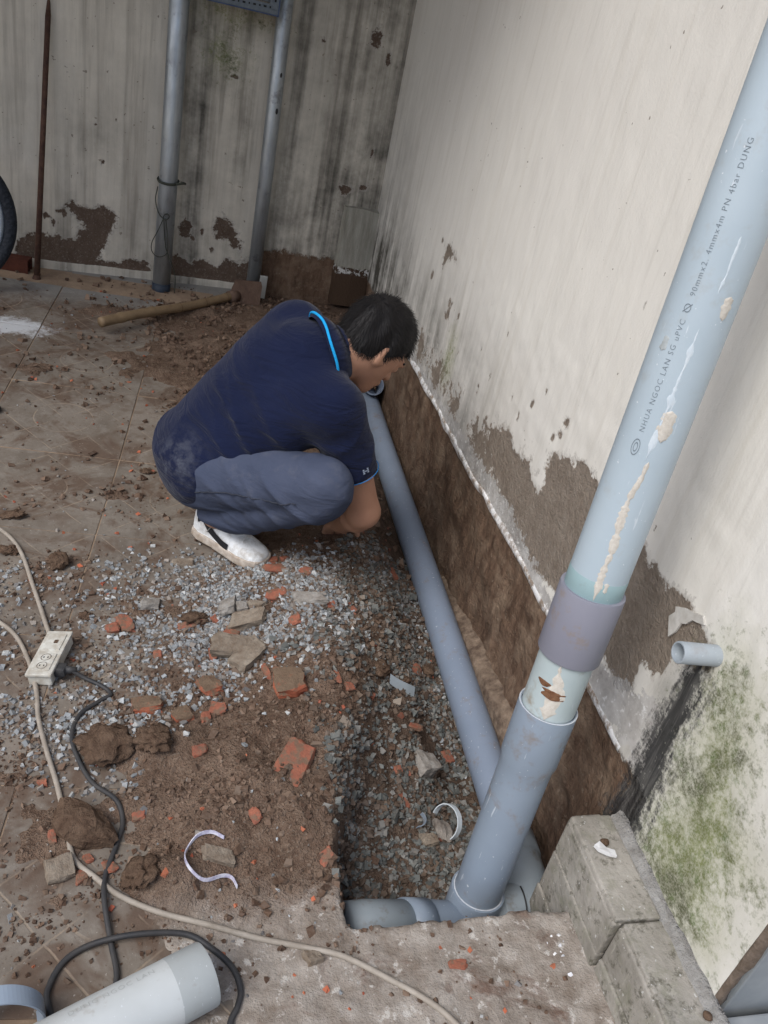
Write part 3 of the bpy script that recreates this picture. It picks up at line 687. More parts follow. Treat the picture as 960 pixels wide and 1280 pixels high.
# rough mortar fillet between slab and wall
V = []; Fq = []
for i, y in enumerate(np.arange(-.2, .842, .012)):
    n = lambda k: float(pnoise(np.array([y]), np.array([k]), 40, 3, 3)[0])
    for q in ((.804+.004*n(1.), SZT-.006), (.809+.003*n(2.), SZT+.003+.003*n(3.)), (.814, SZT+.005+.003*n(4.)), (.8215, SZT+.018+.008*n(5.)), (.826, SZT-.05)): V.append((q[0], y, q[1]))
    if i:
        for k in range(4): a = (i-1)*5+k; Fq.append((a, a+5, a+6, a+1))
rel5(link('mortar_fillet', mesh_np('mortar_fillet', V, Fq), mortar, step))
# door jamb beyond the end of the wall
jb = Mt('jamb_paint', .55, .35); jb.col(jb.mix(jb.mr(jb.noise(12, 5, .65), .35, .7), (.24, .26, .27), (.32, .335, .34))); jb.bump(jb.noise(50, 4, .6), .1, .004)
bm = bmesh.new(); box_bm(bm, (.93, .527, .95), (.14, .03, 1.9), bev=.004); box_bm(bm, (.94, .30, .05), (.20, .40, .10), bev=.004)
jo = link('door_jamb', bm_mesh('door_jamb', bm), jb.m); tag(jo, 'smooth grey door jamb at the near end of the white wall', 'door jamb')

# ================================================================== along the yard wall
galv = Mt('galvanised_steel', .42, .5); galv.b.inputs['Metallic'].default_value = .75
c = galv.mix(galv.mr(galv.noise(1, 6, .65, galv.vscale(galv.pos, (30, 30, 5))), .35, .7), (.42, .45, .47), (.28, .30, .32))
c = galv.mix(galv.math('MULTIPLY', galv.mr(galv.noise(14, 6, .7), .58, .7), .6), c, (.12, .12, .12)); galv.col(c)
galv.rough(galv.mr(galv.noise(20, 5, .6), .3, .7, .35, .62)); galv.bump(galv.noise(40, 4, .6), .1, .003)
darkrub = bpy.data.materials['black_rubber']
P1 = Vector((-.054, 3.486, .075))
po = empty('steel_post', P1, 'thicker galvanised steel post tied with dark wire against the yard wall', 'post', 'posts along the yard wall')
def relp(o, p): o.matrix_parent_inverse = Matrix.Translation(-p); return o
relp(tube('post_tube', [P1, P1+Vector((.004, .012, .5)), P1+Vector((.008, .02, 2.3))], .0355, galv.m, po, 32), P1)
relp(tube('foot_sleeve', [P1+Vector((0, 0, -.01)), P1+Vector((.0005, .001, .045))], .0372, simple('dark_bitumen', (.02, .03, .045), (.03, .04, .06), rough=.5).m, po, 32), P1)
P2 = Vector((.322, 3.535, .09))
po2 = empty('steel_post', P2, 'thinner galvanised steel post behind the hoe blade at the yard wall', 'post', 'posts along the yard wall')
relp(tube('post_tube', [P2, P2+Vector((.002, -.008, .5)), P2+Vector((-.006, -.03, 2.3))], .0285, galv.m, po2, 32), P2)
for z, s in ((.965, .011), (.84, .012)):
    a = math.radians(-60); c0 = P2+Vector((-.003, -.012, z-.09))+Vector((math.cos(a), math.sin(a), 0))*.0268
    bm = bmesh.new(); bmesh.ops.create_icosphere(bm, subdivisions=2, radius=s)
    for v in bm.verts: v.co.x *= .5; v.co.y *= .6; v.co += c0
    relp(link('weld_spot', bm_mesh('weld_spot', bm, True), darkrub, po2), P2)
# wire tied round the thick post
w0 = P1+Vector((.003, .008, .52-.075))
wire = empty('tie_wire', w0, 'dark wire looped and knotted round the thicker steel post', 'wire')
wmat = simple('dark_wire', (.035, .04, .035), (.06, .065, .05), rough=.6).m
def ring(c_, r, tz_, n=26, turns=1.0, ph=0): return [c_+Vector((r*math.cos(a+ph), r*math.sin(a+ph), tz_*math.sin(a+ph))) for a in np.linspace(0, 2*math.pi*turns, int(n*turns))]
relp(tube('band', ring(w0, .0385, .004, turns=2.0), .0030, wmat, wire, 8), w0)
relp(tube('band', ring(w0+Vector((0, 0, .006)), .0400, .006, turns=1.0), .0034, wmat, wire, 8), w0)
relp(tube('band_tail', catmull([w0+Vector((.03, -.03, 0)), w0+Vector((.055, -.02, .006)), w0+Vector((.065, .02, -.002)), w0+Vector((.05, .05, -.006))], 6), .0045, wmat, wire, 8), w0)
relp(tube('hanging_loop', catmull([w0+Vector((-.037, -.02, -.02)), w0+Vector((-.043, -.02, -.07)), w0+Vector((-.028, -.036, -.115)), w0+Vector((-.004, -.043, -.135)), w0+Vector((.012, -.042, -.125)), w0+Vector((.006, -.044, -.112)), w0+Vector((-.008, -.042, -.122)), w0+Vector((-.006, -.043, -.15)), w0+Vector((.006, -.043, -.24)), w0+Vector((.030, -.04, -.30)), w0+Vector((.050, -.03, -.36)), w0+Vector((.052, -.03, -.43))], 8), .0021, wmat, wire, 6), w0)
relp(tube('hanging_loop', catmull([w0+Vector((-.008, -.043, -.13)), w0+Vector((-.03, -.038, -.19)), w0+Vector((-.048, -.03, -.235)), w0+Vector((-.046, -.03, -.27)), w0+Vector((-.02, -.043, -.285)), w0+Vector((.012, -.043, -.265)), w0+Vector((.010, -.044, -.2)), w0+Vector((.0, -.044, -.13))], 8), .0018, wmat, wire, 6), w0)
# perforated blue frame between the posts
fr = empty('metal_rack', (.16, 3.47, 1.16), 'blue perforated steel frame fixed between the two posts', 'frame')
blue = simple('blue_steel', (.035, .06, .14), (.06, .09, .16), 40, .5, .4, .1, metal=.3).m; greyst = simple('grey_angle', (.15, .175, .20), (.10, .12, .14), 50, .5, .4, .1, metal=.4).m; hole = simple('hole_black', (.012, .012, .014), (.02, .02, .02)).m
RT = Matrix.Rotation(math.radians(.8), 3, 'Y')
def rbar(name, c_, s_, mat, bev=.001):
    bm = bmesh.new(); box_bm(bm, c_, s_, RT, bev); return relp(link(name, bm_mesh(name, bm), mat, fr), Vector((.16, 3.47, 1.16)))
rbar('bottom_angle', (.158, 3.440, 1.172), (.266, .003, .030), greyst); rbar('bottom_lip', (.158, 3.444, 1.1545), (.268, .014, .004), blue)
rbar('side_angle', (.278, 3.4385, 1.36), (.030, .003, .38), greyst); rbar('side_lip', (.2955, 3.445, 1.35), (.004, .018, .40), blue)
rbar('back_panel', (.145, 3.452, 1.37), (.25, .003, .36), simple('panel_dark', (.13, .14, .145), (.10, .11, .115), 30).m)
for k in range(13): rbar('slot', (.040+.0185*k, 3.4375, 1.171+.0004*k), (.010 if k % 2 else .005, .003, .006), hole, 0)
for k in range(6): rbar('slot', (.278, 3.4360, 1.20+.026*k), (.006, .003, .012), hole, 0)
# rusty bar leaning on the wall
b0, b1 = Vector((-.528, 3.43, .072)), Vector((-.487, 3.548, 1.068))
rb = empty('steel_bar', b0, 'rusty pointed digging bar leaning on the yard wall', 'bar')
rmat = simple('rusted_iron', (.055, .030, .024), (.12, .065, .045), 45, .85, .3, .7, 120, .003, .2).m
dv = b1-b0
relp(tube('shaft', [b0+dv*.03, b0+dv*.3, b0+dv*.93], [.0115, .0105, .0095], rmat, rb, 14), b0)
relp(tube('point', [b0+dv*.93, b0+dv*.97, b0+dv*1.0], [.0095, .006, .0012], rmat, rb, 14), b0)
relp(tube('foot', [b0-dv*.002, b0+dv*.012, b0+dv*.03], [.020, .018, .0115], rmat, rb, 14), b0)
# wheel of a bicycle at the edge of view
wc = Vector((-.828, 3.20, .345)); R_ = .272
wh = empty('bicycle_wheel', wc-Vector((0, 0, R_)), 'black-tyred bicycle wheel at the left edge by the yard wall', 'wheel')
wx1 = Vector((.985, .17, 0)).normalized(); wz1 = Vector((0, 0, 1))
def circ(r, n=72, off=0): return [wc+wx1*r*math.cos(a)+wz1*r*math.sin(a) for a in np.linspace(0, 2*math.pi, n)]
def relw(o): return relp(o, wc-Vector((0, 0, R_)))
tyre_m = Mt('tyre_rubber', .7, .3); tyre_m.col((.018, .022, .030)); tyre_m.bump(tyre_m.vor(90), .6, .006)
ty = relw(tube('tyre', circ(R_-.022), .022, tyre_m.m, wh, 16, False))
relw(tube('rim', circ(R_-.053), .011, simple('rim_alloy', (.45, .52, .58), (.35, .42, .5), 30, .35, .5, .1, metal=.6).m, wh, 12, False))
relw(tube('hub', [wc-wx1.cross(wz1)*.04, wc+wx1.cross(wz1)*.04], .022, galv.m, wh, 16))
for k in range(24):
    a = 2*math.pi*k/24; d_ = wx1*math.cos(a)+wz1*math.sin(a)
    relw(tube('spoke', [wc+d_*.02+wx1.cross(wz1)*(.03 if k % 2 else -.03), wc+d_*(R_-.065)], .0011, galv.m, wh, 5))
# red hollow brick by the bar
brm = simple('red_clay_shaded', (.060, .022, .016), (.10, .036, .024), 30, .9, .15, .6, 90, .004).m  # clay colour lowered to carry the shadow the brick lies in
bk0 = Vector((-.625, 3.50, .083))
br = empty('hollow_brick', bk0, 'red hollow brick, shade put into its colour, lying between wheel and bar', 'brick')
Rb = Matrix.Rotation(math.radians(-8), 3, 'Z')
bm = bmesh.new()
for cx in (-.026, .0, .026): box_bm(bm, Vector((0, cx*0, 0))+bk0+Rb @ Vector((0, cx, .030)), (.13, .006, .055), Rb)
for cz in (.003, .030, .057): box_bm(bm, bk0+Rb @ Vector((0, 0, cz)), (.1305, .0585, .006), Rb)
relp(link('brick_body', bm_mesh('brick_body', bm), brm, br), bk0)
bm = bmesh.new(); box_bm(bm, bk0+Rb @ Vector((-.004, 0, .030)), (.10, .05, .05), Rb); relp(link('core_dark', bm_mesh('core_dark', bm), hole, br), bk0)
# hoe lying on the ground, blade standing against the post
h0, h1 = Vector((-.248, 2.985, .108)), Vector((.228, 3.40, .128))
ho = empty('hoe', h1, 'hoe with bamboo handle lying on the dirt, blade upright by the thin post', 'hoe')
bam = Mt('bamboo', .6, .35); bam.col(bam.mix(bam.mr(bam.noise(1, 6, .7, bam.vscale(bam.pos, (14, 14, 30))), .35, .7), (.235, .165, .095), (.15, .10, .056))); bam.bump(bam.noise(60, 5, .6), .25, .003)
hp = []; hr = []
for i in range(61):
    t = i/60; node = min(abs(t-q) for q in (.14, .36, .57, .77, .95))
    hp.append(h0+(h1-h0)*t+Vector((0, 0, .004*math.sin(t*7)))); hr.append(.0185-.002*t+(.0022 if node < .012 else 0))
relp(tube('handle', hp, hr, bam.m, ho, 20), h1)
for q in (.14, .36, .57, .77, .95):
    c0 = h0+(h1-h0)*q+Vector((0, 0, .004*math.sin(q*7))); d_ = (h1-h0).normalized()
    relp(tube('bamboo_node', [c0-d_*.002, c0+d_*.002], .0205-.002*q, simple('node_dark', (.16, .10, .05), (.12, .075, .04)).m if 'node_dark' not in bpy.data.materials else bpy.data.materials['node_dark'], ho, 18), h1)
hd = simple('muddy_iron', (.095, .060, .045), (.15, .10, .075), 30, .9, .2, .7, 80, .005).m
bm = bmesh.new()
BL = [(-.060, -.060), (.056, -.066), (.060, .050), (.054, .066), (-.050, .060), (-.064, .02)]
Rz = Matrix.Rotation(math.radians(-4), 3, 'Z'); bc = Vector((.290, 3.41, .138))
f_ = [bm.verts.new(bc+Rz @ Vector((x, -.005+.02*(z > 0)*0, z))) for x, z in BL]; g_ = [bm.verts.new(bc+Rz @ Vector((x*.98, .007, z*.98))) for x, z in BL]
bm.faces.new(f_); bm.faces.new(g_[::-1])
for i in range(6): bm.faces.new((f_[i], g_[i], g_[(i+1) % 6], f_[(i+1) % 6]))
bmesh.ops.recalc_face_normals(bm, faces=bm.faces); relp(link('blade', bm_mesh('blade', bm), hd, ho), h1)
relp(tube('eye_socket', [h1-(h1-h0).normalized()*.012, h1+(h1-h0).normalized()*.030], [.024, .027], hd, ho, 18), h1)
# pale slab leaning beside the blade
bm = bmesh.new(); box_bm(bm, (.362, 3.500, .155), (.030, .014, .10), Matrix.Rotation(.12, 3, 'X'), bev=.002, jit=.002)
so = link('tile_offcut', bm_mesh('tile_offcut', bm), simple('pale_ceramic', (.40, .40, .385), (.30, .30, .28), 30).m); tag(so, 'narrow pale tile offcut leaning beside the hoe blade', 'tile offcut')
# small dark rounded toe of something at the left edge
bm = bmesh.new(); bmesh.ops.create_icosphere(bm, subdivisions=3, radius=1)
for v in bm.verts:
    v.co.x *= .030; v.co.y *= .022; v.co.z = max(v.co.z, -.55)*.018; v.co += Vector((-.505, 2.40, tz(-.505, 2.40)+.022))
bo = link('rubber_cap', bm_mesh('rubber_cap', bm, True), darkrub); tag(bo, 'small rounded black rubber cap at the left edge of the tiles', 'rubber cap')

# ================================================================== the person
def surface_nets(Fv, org, h):
    """Fv: scalar field (nx,ny,nz), negative inside -> V, quads"""
    nx, ny, nz = Fv.shape
    s = Fv < 0
    corners = [(i, j, k) for i in (0, 1) for j in (0, 1) for k in (0, 1)]
    cnt = sum(s[i:nx-1+i, j:ny-1+j, k:nz-1+k].astype(np.int8) for i, j, k in corners)
    act = (cnt > 0) & (cnt < 8); ci = np.argwhere(act)
    idx = -np.ones(act.shape, np.int64); idx[act] = np.arange(len(ci))
    acc = np.zeros((len(ci), 3)); num = np.zeros(len(ci))
    for a in corners:
        for ax in range(3):
            if a[ax]: continue
            b = list(a); b[ax] = 1
            fa = Fv[ci[:, 0]+a[0], ci[:, 1]+a[1], ci[:, 2]+a[2]]; fb = Fv[ci[:, 0]+b[0], ci[:, 1]+b[1], ci[:, 2]+b[2]]
            cr_ = (fa < 0) != (fb < 0); t = np.where(cr_, fa/np.where(cr_, fa-fb, 1), 0)
            p = np.tile(np.array(a, float), (len(ci), 1)); p[:, ax] = t
            acc[cr_] += p[cr_]; num[cr_] += 1
    V = (ci+acc/num[:, None])*h+np.array(org)
    Q = []
    for ax in range(3):
        u, v = (ax+1) % 3, (ax+2) % 3
        sl0 = [slice(None)]*3; sl1 = [slice(None)]*3; sl0[ax] = slice(0, -1); sl1[ax] = slice(1, None)
        ed = s[tuple(sl0)] != s[tuple(sl1)]; e = np.argwhere(ed)
        e = e[(e[:, u] > 0) & (e[:, v] > 0) & (e[:, u] < Fv.shape[u]-1) & (e[:, v] < Fv.shape[v]-1)]
        def cell(du, dv): c = e.copy(); c[:, u] -= du; c[:, v] -= dv; return idx[c[:, 0], c[:, 1], c[:, 2]]
        q = np.stack([cell(1, 1), cell(0, 1), cell(0, 0), cell(1, 0)], -1)
        fl = ~s[e[:, 0], e[:, 1], e[:, 2]]; q[fl] = q[fl][:, ::-1]; Q.append(q)
    Q = np.concatenate(Q); return V, Q[(Q >= 0).all(1)]
def smin(a, b, k):
    h = np.clip(.5+.5*(b-a)/k, 0, 1); return b+(a-b)*h-k*h*(1-h)
def smax(a, b, k): return -smin(-a, -b, k)
class Field:
    def __init__(s, lo, hi, h):
        s.h = h; s.lo = np.array(lo, float); n = np.ceil((np.array(hi)-s.lo)/h).astype(int)+1
        ax = [(s.lo[i]+np.arange(n[i])*h).astype(np.float32) for i in range(3)]
        s.P = np.stack(np.meshgrid(*ax, indexing='ij'), -1); s.F = np.full(tuple(n), 9., np.float32)
    def rc(s, a, b, ra, rb):
        a = np.array(a, np.float32); b = np.array(b, np.float32); e = b-a
        w_ = s.P-a; t = np.clip((w_@e)/(e@e), 0, 1); d = w_-t[..., None]*e
        return np.sqrt((d*d).sum(-1))-(ra+(rb-ra)*t)
    def ell(s, c_, ax, r):
        w_ = s.P-np.array(c_, np.float32); A = np.array([list(q) for q in ax], np.float32)
        q = w_@A.T; r = np.array(r, np.float32)
        k0 = np.sqrt(((q/r)**2).sum(-1)); k1 = np.sqrt(((q/r**2)**2).sum(-1))+1e-6; return k0*(k0-1)/k1
    def plane(s, p, n): return (s.P-np.array(p, np.float32))@np.array(n, np.float32)
    def add(s, d, k=.02): s.F = smin(s.F, d, k) if k > 0 else np.minimum(s.F, d)
    def mesh(s, name):
        V, Q = surface_nets(s.F, s.lo, s.h); return mesh_np(name, V, Q)
def v3(*a): return np.array(a, float)
def nrm(v): v = np.array(v, float); return v/np.linalg.norm(v)
GZF = .010
hipR, hipL = v3(.108, 1.785, .205), v3(.07, 1.95, .205)
kneR, kneL = v3(.350, 1.560, .325), v3(.33, 2.03, .36)
ankR, ankL = v3(.140, 1.775, .095), v3(.13, 2.03, .09)
shR, shL = v3(.366, 1.642, .488), v3(.292, 1.880, .570)
elR, elL = v3(.478, 1.655, .215), v3(.43, 2.02, .33)
wrR, wrL = v3(.462, 1.790, .088), v3(.53, 1.94, .12)
c7 = v3(.328, 1.765, .565)
hc = v3(.462, 1.805, .588)
hf = nrm((.67, .30, -.66)); hu = v3(.64, .24, .70); hu = nrm(hu-hf*(hu@hf)); hs = np.cross(hf, hu)
person = empty('person', (.14, 1.80, 0), 'squatting person in navy polo shirt and grey trousers working at the trench', 'person')
PB = Vector((.14, 1.80, 0))
def relq(o): o.matrix_parent_inverse = Matrix.Translation(-PB); return o

skin = Mt('skin', .55, .35)
c = skin.mix(skin.mr(skin.noise(9, 4, .6), .3, .7), (.46, .255, .170), (.38, .195, .125))
skin.col(c); skin.b.inputs['Subsurface Weight'].default_value = .08; skin.b.inputs['Subsurface Radius'].default_value = (.01, .004, .002)
skin.bump(skin.noise(220, 3, .6), .12, .002)
HS = .905
def hp_(f, u, s): return hc+(hf*f+hu*u+hs*s)*HS
nk0 = nrm(hp_(-.03, -.045, 0)-c7)
B = Field((-.02, 1.48, .0), (.64, 2.12, .74), .0056)
AXH = (hf, hu, hs)
head = B.ell(hp_(-.010, .022, 0), AXH, (.093*HS, .086*HS, .074*HS))
head = smin(head, B.ell(hp_(.022, -.042, 0), AXH, (.068*HS, .074*HS, .057*HS)), .03)
head = smin(head, B.rc(hp_(.058, -.098, .012), hp_(.058, -.098, -.012), .017, .017), .03)          # chin
head = smin(head, B.rc(hp_(.086, .012, .032), hp_(.086, .012, -.032), .011, .011), .02)            # brow
for sg in (1, -1): head = smax(head, -B.ell(hp_(.094, -.008, .031*sg), AXH, (.014, .011, .017)), .012)
for sg in (1, -1): head = smin(head, B.ell(hp_(.078, -.008, .031*sg), AXH, (.011, .011, .012)), .004)   # eyes
head = smin(head, B.rc(hp_(.088, .0, 0), hp_(.108, -.034, 0), .008, .0125), .010)                  # nose
for sg in (1, -1): head = smin(head, B.ell(hp_(.097, -.036, .011*sg), AXH, (.009, .007, .008)), .006)
head = smin(head, B.rc(hp_(.088, -.060, .018), hp_(.088, -.060, -.018), .0065, .0065), .008)
head = smin(head, B.rc(hp_(.086, -.070, .015), hp_(.086, -.070, -.015), .0075, .0075), .006)       # lips
for sg in (1, -1):
    ec = hp_(-.014, -.010, .073*sg)
    ear = B.ell(ec, (nrm(hf*.95+hs*sg*-.25), hu, nrm(hs+hf*.25*sg)), (.019, .031, .008))
    ear = smax(ear, -B.ell(ec+(hs*sg*.008+hf*.004)*1.0, AXH, (.010, .019, .007)), .005)
    head = smin(head, ear, .008)
B.add(head, 0.0)
B.add(B.rc(c7+nk0*.015, hp_(-.030, -.045, 0), .050, .050), .035)                           # neck
B.add(B.rc(shR, elR, .050, .040), .03); B.add(B.rc(shL, elL, .050, .040), .03)
for e_, w_ in ((elR, wrR), (elL, wrL)):
    m_ = e_+(w_-e_)*.28; B.add(B.rc(e_, m_, .039, .0405), .015); B.add(B.rc(m_, w_, .0405, .024), .015)
B.add(B.rc((.11, 1.84, .24), (.29, 1.77, .47), .07, .07), .05); B.add(B.rc(shR, shL, .045, .045), .05)
for hip, kn, an in ((hipR, kneR, ankR), (hipL, kneL, ankL)):
    B.add(B.rc(hip, kn, .072, .05), .03); B.add(B.rc(kn, an, .048, .028), .01)
for an, a_, b_ in ((ankR, v3(.125, 1.826, .05), v3(.225, 1.736, .036)), (ankL, v3(.10, 2.026, .05), v3(.22, 2.04, .036))): B.add(B.rc(an, a_, .028, .024), .01); B.add(B.rc(a_, b_, .022, .016), .01)
def hand(B, wr, fdir, pn, thumb_side):
    """palm then four unequal bent fingers and a thumb leaving the side of the palm"""
    fdir = nrm(fdir); pn = nrm(pn-fdir*(pn@fdir)); sd = np.cross(fdir, pn)*thumb_side
    B.add(B.ell(wr+fdir*.042, (fdir, sd, pn), (.046, .037, .015)), .012)
    for k, (off, ln) in enumerate(((.028, .068), (.010, .076), (-.009, .071), (-.026, .056))):
        a = wr+fdir*.070+sd*off; b = a+nrm(fdir-pn*.45+sd*off*2)*ln*.48; c_ = b+nrm(fdir*.45-pn*.9)*ln*.30; e_ = c_+nrm(-fdir*.1-pn)*ln*.26
        B.add(B.rc(a, b, .0088, .0080), .004); B.add(B.rc(b, c_, .0080, .0073), .003); B.add(B.rc(c_, e_, .0073, .0064), .003)
    a = wr+fdir*.022+sd*.028; b = a+nrm(fdir*.6+sd*.75-pn*.25)*.036; c_ = b+nrm(fdir*.75+sd*.1-pn*.6)*.030
    B.add(B.rc(a, b, .011, .0095), .006); B.add(B.rc(b, c_, .0095, .0078), .003)
hand(B, wrR, v3(.02, .72, -.62), v3(-.15, .60, .75), 1)
hand(B, wrL, v3(.25, -.55, -.75), v3(.8, -.2, .4), 1)
relq(link('body', B.mesh('body'), skin.m, person))

# shirt
navy = Mt('navy_pique', .92, .12)
c = navy.mix(navy.mr(navy.noise(6, 4, .6), .3, .7), (.0060, .0095, .031), (.0088, .0135, .041))
vm = navy.t.nodes.new('ShaderNodeVectorMath'); vm.operation = 'DISTANCE'; navy.put(vm, 0, navy.pos); vm.inputs[1].default_value = (.015, 1.72, .27)
du = navy.math('MULTIPLY', navy.mr(vm.outputs['Value'], .11, .01), navy.mr(navy.noise(26, 5, .7), .46, .66))
c = navy.mix(navy.math('MULTIPLY', du, .40), c, (.16, .17, .19))
navy.col(c); navy.b.inputs['Sheen Weight'].default_value = .10; navy.b.inputs['Sheen Roughness'].default_value = .5
navy.bump(navy.vor(480), .15, .0015); navy.bump(navy.noise(1, 4, .55, navy.vscale(navy.pos, (10, 7, 34), (.5, -.6, .2)), 1.2), .55, .02)
S = Field((-.08, 1.42, .08), (.56, 2.10, .72), .0056)
tr = S.rc((.110, 1.790, .235), (.305, 1.695, .465), .084, .078)
tr = smin(tr, S.rc((.075, 1.925, .235), (.240, 1.862, .510), .084, .074), .06)
tr = smin(tr, S.rc((.085, 1.855, .240), (.245, 1.795, .505), .094, .094), .06)
tr = smin(tr, S.rc(shR+v3(-.02, 0, .0), shL+v3(-.015, 0, .0), .060, .056), .05)
tr = smin(tr, S.ell((.086, 1.840, .215), (v3(1, 0, 0), v3(0, 1, 0), v3(0, 0, 1)), (.088, .140, .100)), .05)   # loose tail over the hips
sl = S.rc(shR, shR+(elR-shR)*.62, .060, .058); sl = smin(sl, S.rc(shL, shL+(elL-shL)*.6, .066, .060), .01)
sp_ = nrm((.537, -.232, .81))
t_al = (S.P-np.array((.05, 1.86, .2), np.float32))@sp_.astype(np.float32)
tr = smin(tr, sl, .035)
nk = nrm(hp_(-.03, -.045, 0)-c7)
tr = smin(tr, S.rc(c7-nk*.04, c7+nk*.035, .060, .059), .045)
# folds: pulled from the armpit to the small of the back, and around the waist
Px, Py, Pz = S.P[..., 0], S.P[..., 1], S.P[..., 2]
def crease(ph, sharp=1.8): return (1-np.abs(np.sin(ph)))**sharp                       # narrow ridges
def blob(cx, cy, cz, s2): return np.exp(-((Px-cx)**2+(Py-cy)**2+(Pz-cz)**2)/s2)
wv = .9*np.sin(Px*17+Pz*9)+.7*np.sin(Py*23-Pz*13)
fold = -crease(t_al*34+wv+Py*6)*np.exp(-((t_al-.02)/.075)**2)*.0085                     # bunching at the waist
fold -= crease((Px*.62+Pz*.78-Py*.5)*30+wv*.8)*blob(.25, 1.68, .38, .016)*.0125          # pull from the armpit
fold -= crease((Px*.25+Pz*.95+Py*.25)*24+wv*1.2+1)*blob(.16, 1.76, .36, .026)*.0080
fold -= crease((Px*.9-Pz*.35)*36+wv)*blob(.40, 1.62, .40, .008)*.0085                    # sleeve
fold -= crease((Px*.5-Pz*.8+Py)*22+wv)*blob(.25, 1.80, .58, .010)*.0035
tr = tr+fold
tr = smax(tr, -S.plane((.062, 1.86, .150), nrm((.50, -.15, .85))), .004)                                      # hem at the back
ua = nrm(elR-shR); tr = np.where(S.rc(shR, elR+ua*.1, .09, .09) < 0, smax(tr, S.plane(shR+ua*.172, ua), .004), tr)
ul = nrm(elL-shL); tr = np.where(S.rc(shL, elL+ul*.1, .09, .09) < 0, smax(tr, S.plane(shL+ul*.165, ul), .004), tr)
nk = nrm(hp_(-.03, -.045, 0)-c7)
tr = smax(tr, -(S.rc(c7+nk*.075, c7+nk*.25, .056, .066)), .006)
S.F = tr
shirt = relq(link('shirt', S.mesh('shirt'), navy.m, person)); shirt['label'] = 'navy short-sleeved polo shirt with dust on the tail'
# collar with a bright blue edge
nku = nrm(v3(0, 0, 1)-nk*nk[2]); nks = np.cross(nk, nku)
V = []; Fq = []; edge = []
NC = 44
for i in range(NC):
    a = 2*math.pi*i/NC; d_ = nku*math.cos(a)+nks*math.sin(a)
    fr_ = .5-.5*math.cos(a)                                                                                   # 0 at nape, 1 at throat
    for r, o_, in ((.0540, .026), (.0600, .036), (.0735, .016), (.0850, -.010+.002*math.sin(5*a)), (.076, -.016)):
        V.append(tuple(c7+nk*(o_+.002+.03*fr_)+d_*r*(1.04 if r < .07 else 1.06)))
    edge.append(Vector(V[-2]))
    for k in range(4): q = i*5+k; q2 = ((i+1) % NC)*5+k; Fq.append((q, q2, q2+1, q+1))
col_ = relq(link('collar', mesh_np('collar', V, Fq), navy.m, person))
edge.append(edge[0]); link('collar_edge', mesh_np('collar_edge', *tube_np(edge, .0032, 8, False)), simple('bright_blue_knit', (.01, .30, .68), (.012, .36, .74), 200, .8).m, col_)
sm_ = tube_np([tuple(shR+ua*.170+(q*math.cos(a)+np.cross(ua, q)*math.sin(a))*.0606) for q in [nrm(np.cross(ua, v3(0, 0, 1)))] for a in np.linspace(0, 2*math.pi, 40)], .0012, 6, False)
link('sleeve_edge', mesh_np('sleeve_edge', *sm_), simple('blue_knit_dim', (.02, .16, .42), (.02, .2, .5), 200, .8).m, shirt)
# small chest-sleeve mark
mk = shR+ua*.140; md = nrm(v3(.35, -.9, .25)-ua*(v3(.35, -.9, .25)@ua)); mt2 = np.cross(ua, md)
Vm = []; Fm = []
for r in range(3):
    for c_ in range(3):
        if (r+c_) % 2 and r != 1: continue
        b0_ = len(Vm)
        for da, db in ((0, 0), (.0042, 0), (.0042, .0035), (0, .0035)):
            ang = ((c_-1)*.0052+da)/.062; Vm.append(tuple(shR+ua*(.134+r*.0045+db)+(md*math.cos(ang)+mt2*math.sin(ang))*.0662))
        Fm.append((b0_, b0_+1, b0_+2, b0_+3))
link('sleeve_mark', mesh_np('sleeve_mark', Vm, Fm), simple('pale_stitch', (.35, .4, .5), (.25, .3, .4)).m, shirt)

# trousers
den = Mt('grey_twill', .9, .15)
c = den.mix(den.mr(den.noise(7, 4, .6), .3, .7), (.048, .060, .098), (.068, .081, .124))
c = den.mix(den.math('MULTIPLY', den.mr(den.noise(24, 4, .7), .55, .75), .35), c, (.115, .12, .145))
den.col(c); den.bump(den.noise(1, 3, .5, den.vscale(den.pos, (900, 900, 300))), .12, .001); den.bump(den.noise(1, 4, .55, den.vscale(den.pos, (10, 10, 30), (.3, .3, .5)), 1.0), .40, .014)
T = Field((-.08, 1.42, .03), (.50, 2.18, .48), .0054)
for hip, kn, an, sgn in ((hipR, kneR, ankR, 1), (hipL, kneL, ankL, -1)):
    th = T.rc(hip+v3(0, 0, .012), kn+v3(0, 0, .010), .092, .066)
    sh_ = T.rc(kn+v3(.0, 0, -.012), an+v3(.01, .0, .008), .062, .058)
    Pxx = T.P; f_ = np.sin(((Pxx-kn.astype(np.float32))@np.array((.9, .5, -.2), np.float32))*90+2*np.sin(Pxx[..., 2]*30))*np.exp(-((Pxx-kn.astype(np.float32))**2).sum(-1)/.010)*.0015
    wv2 = .9*np.sin(Pxx[..., 0]*19+Pxx[..., 2]*11)+.7*np.sin(Pxx[..., 1]*21)
    cr_ = lambda ph: (1-np.abs(np.sin(ph)))**1.8
    bk_ = lambda c0, s2: np.exp(-((Pxx-np.array(c0, np.float32))**2).sum(-1)/s2)
    f2 = -cr_((Pxx[..., 0]*.75+Pxx[..., 2]*1.1-Pxx[..., 1]*.3)*34+wv2)*bk_(kn+v3(-.06, 0, -.03), .014)*.0115-cr_((Pxx[..., 0]*.3+Pxx[..., 2]*1.2)*30+wv2+.7)*bk_(hip+v3(.06, -.06, .04), .016)*.0100-cr_(Pxx[..., 2]*62+wv2)*bk_(an+v3(.05, -.03, .04), .010)*.009
    T.add(th+f_+f2, .02); T.F = smin(T.F, sh_+f_*.8+f2, .005)
T.add(T.ell((.078, 1.86, .220), (v3(1, 0, 0), v3(0, 1, 0), v3(0, 0, 1)), (.086, .138, .100)), .04)
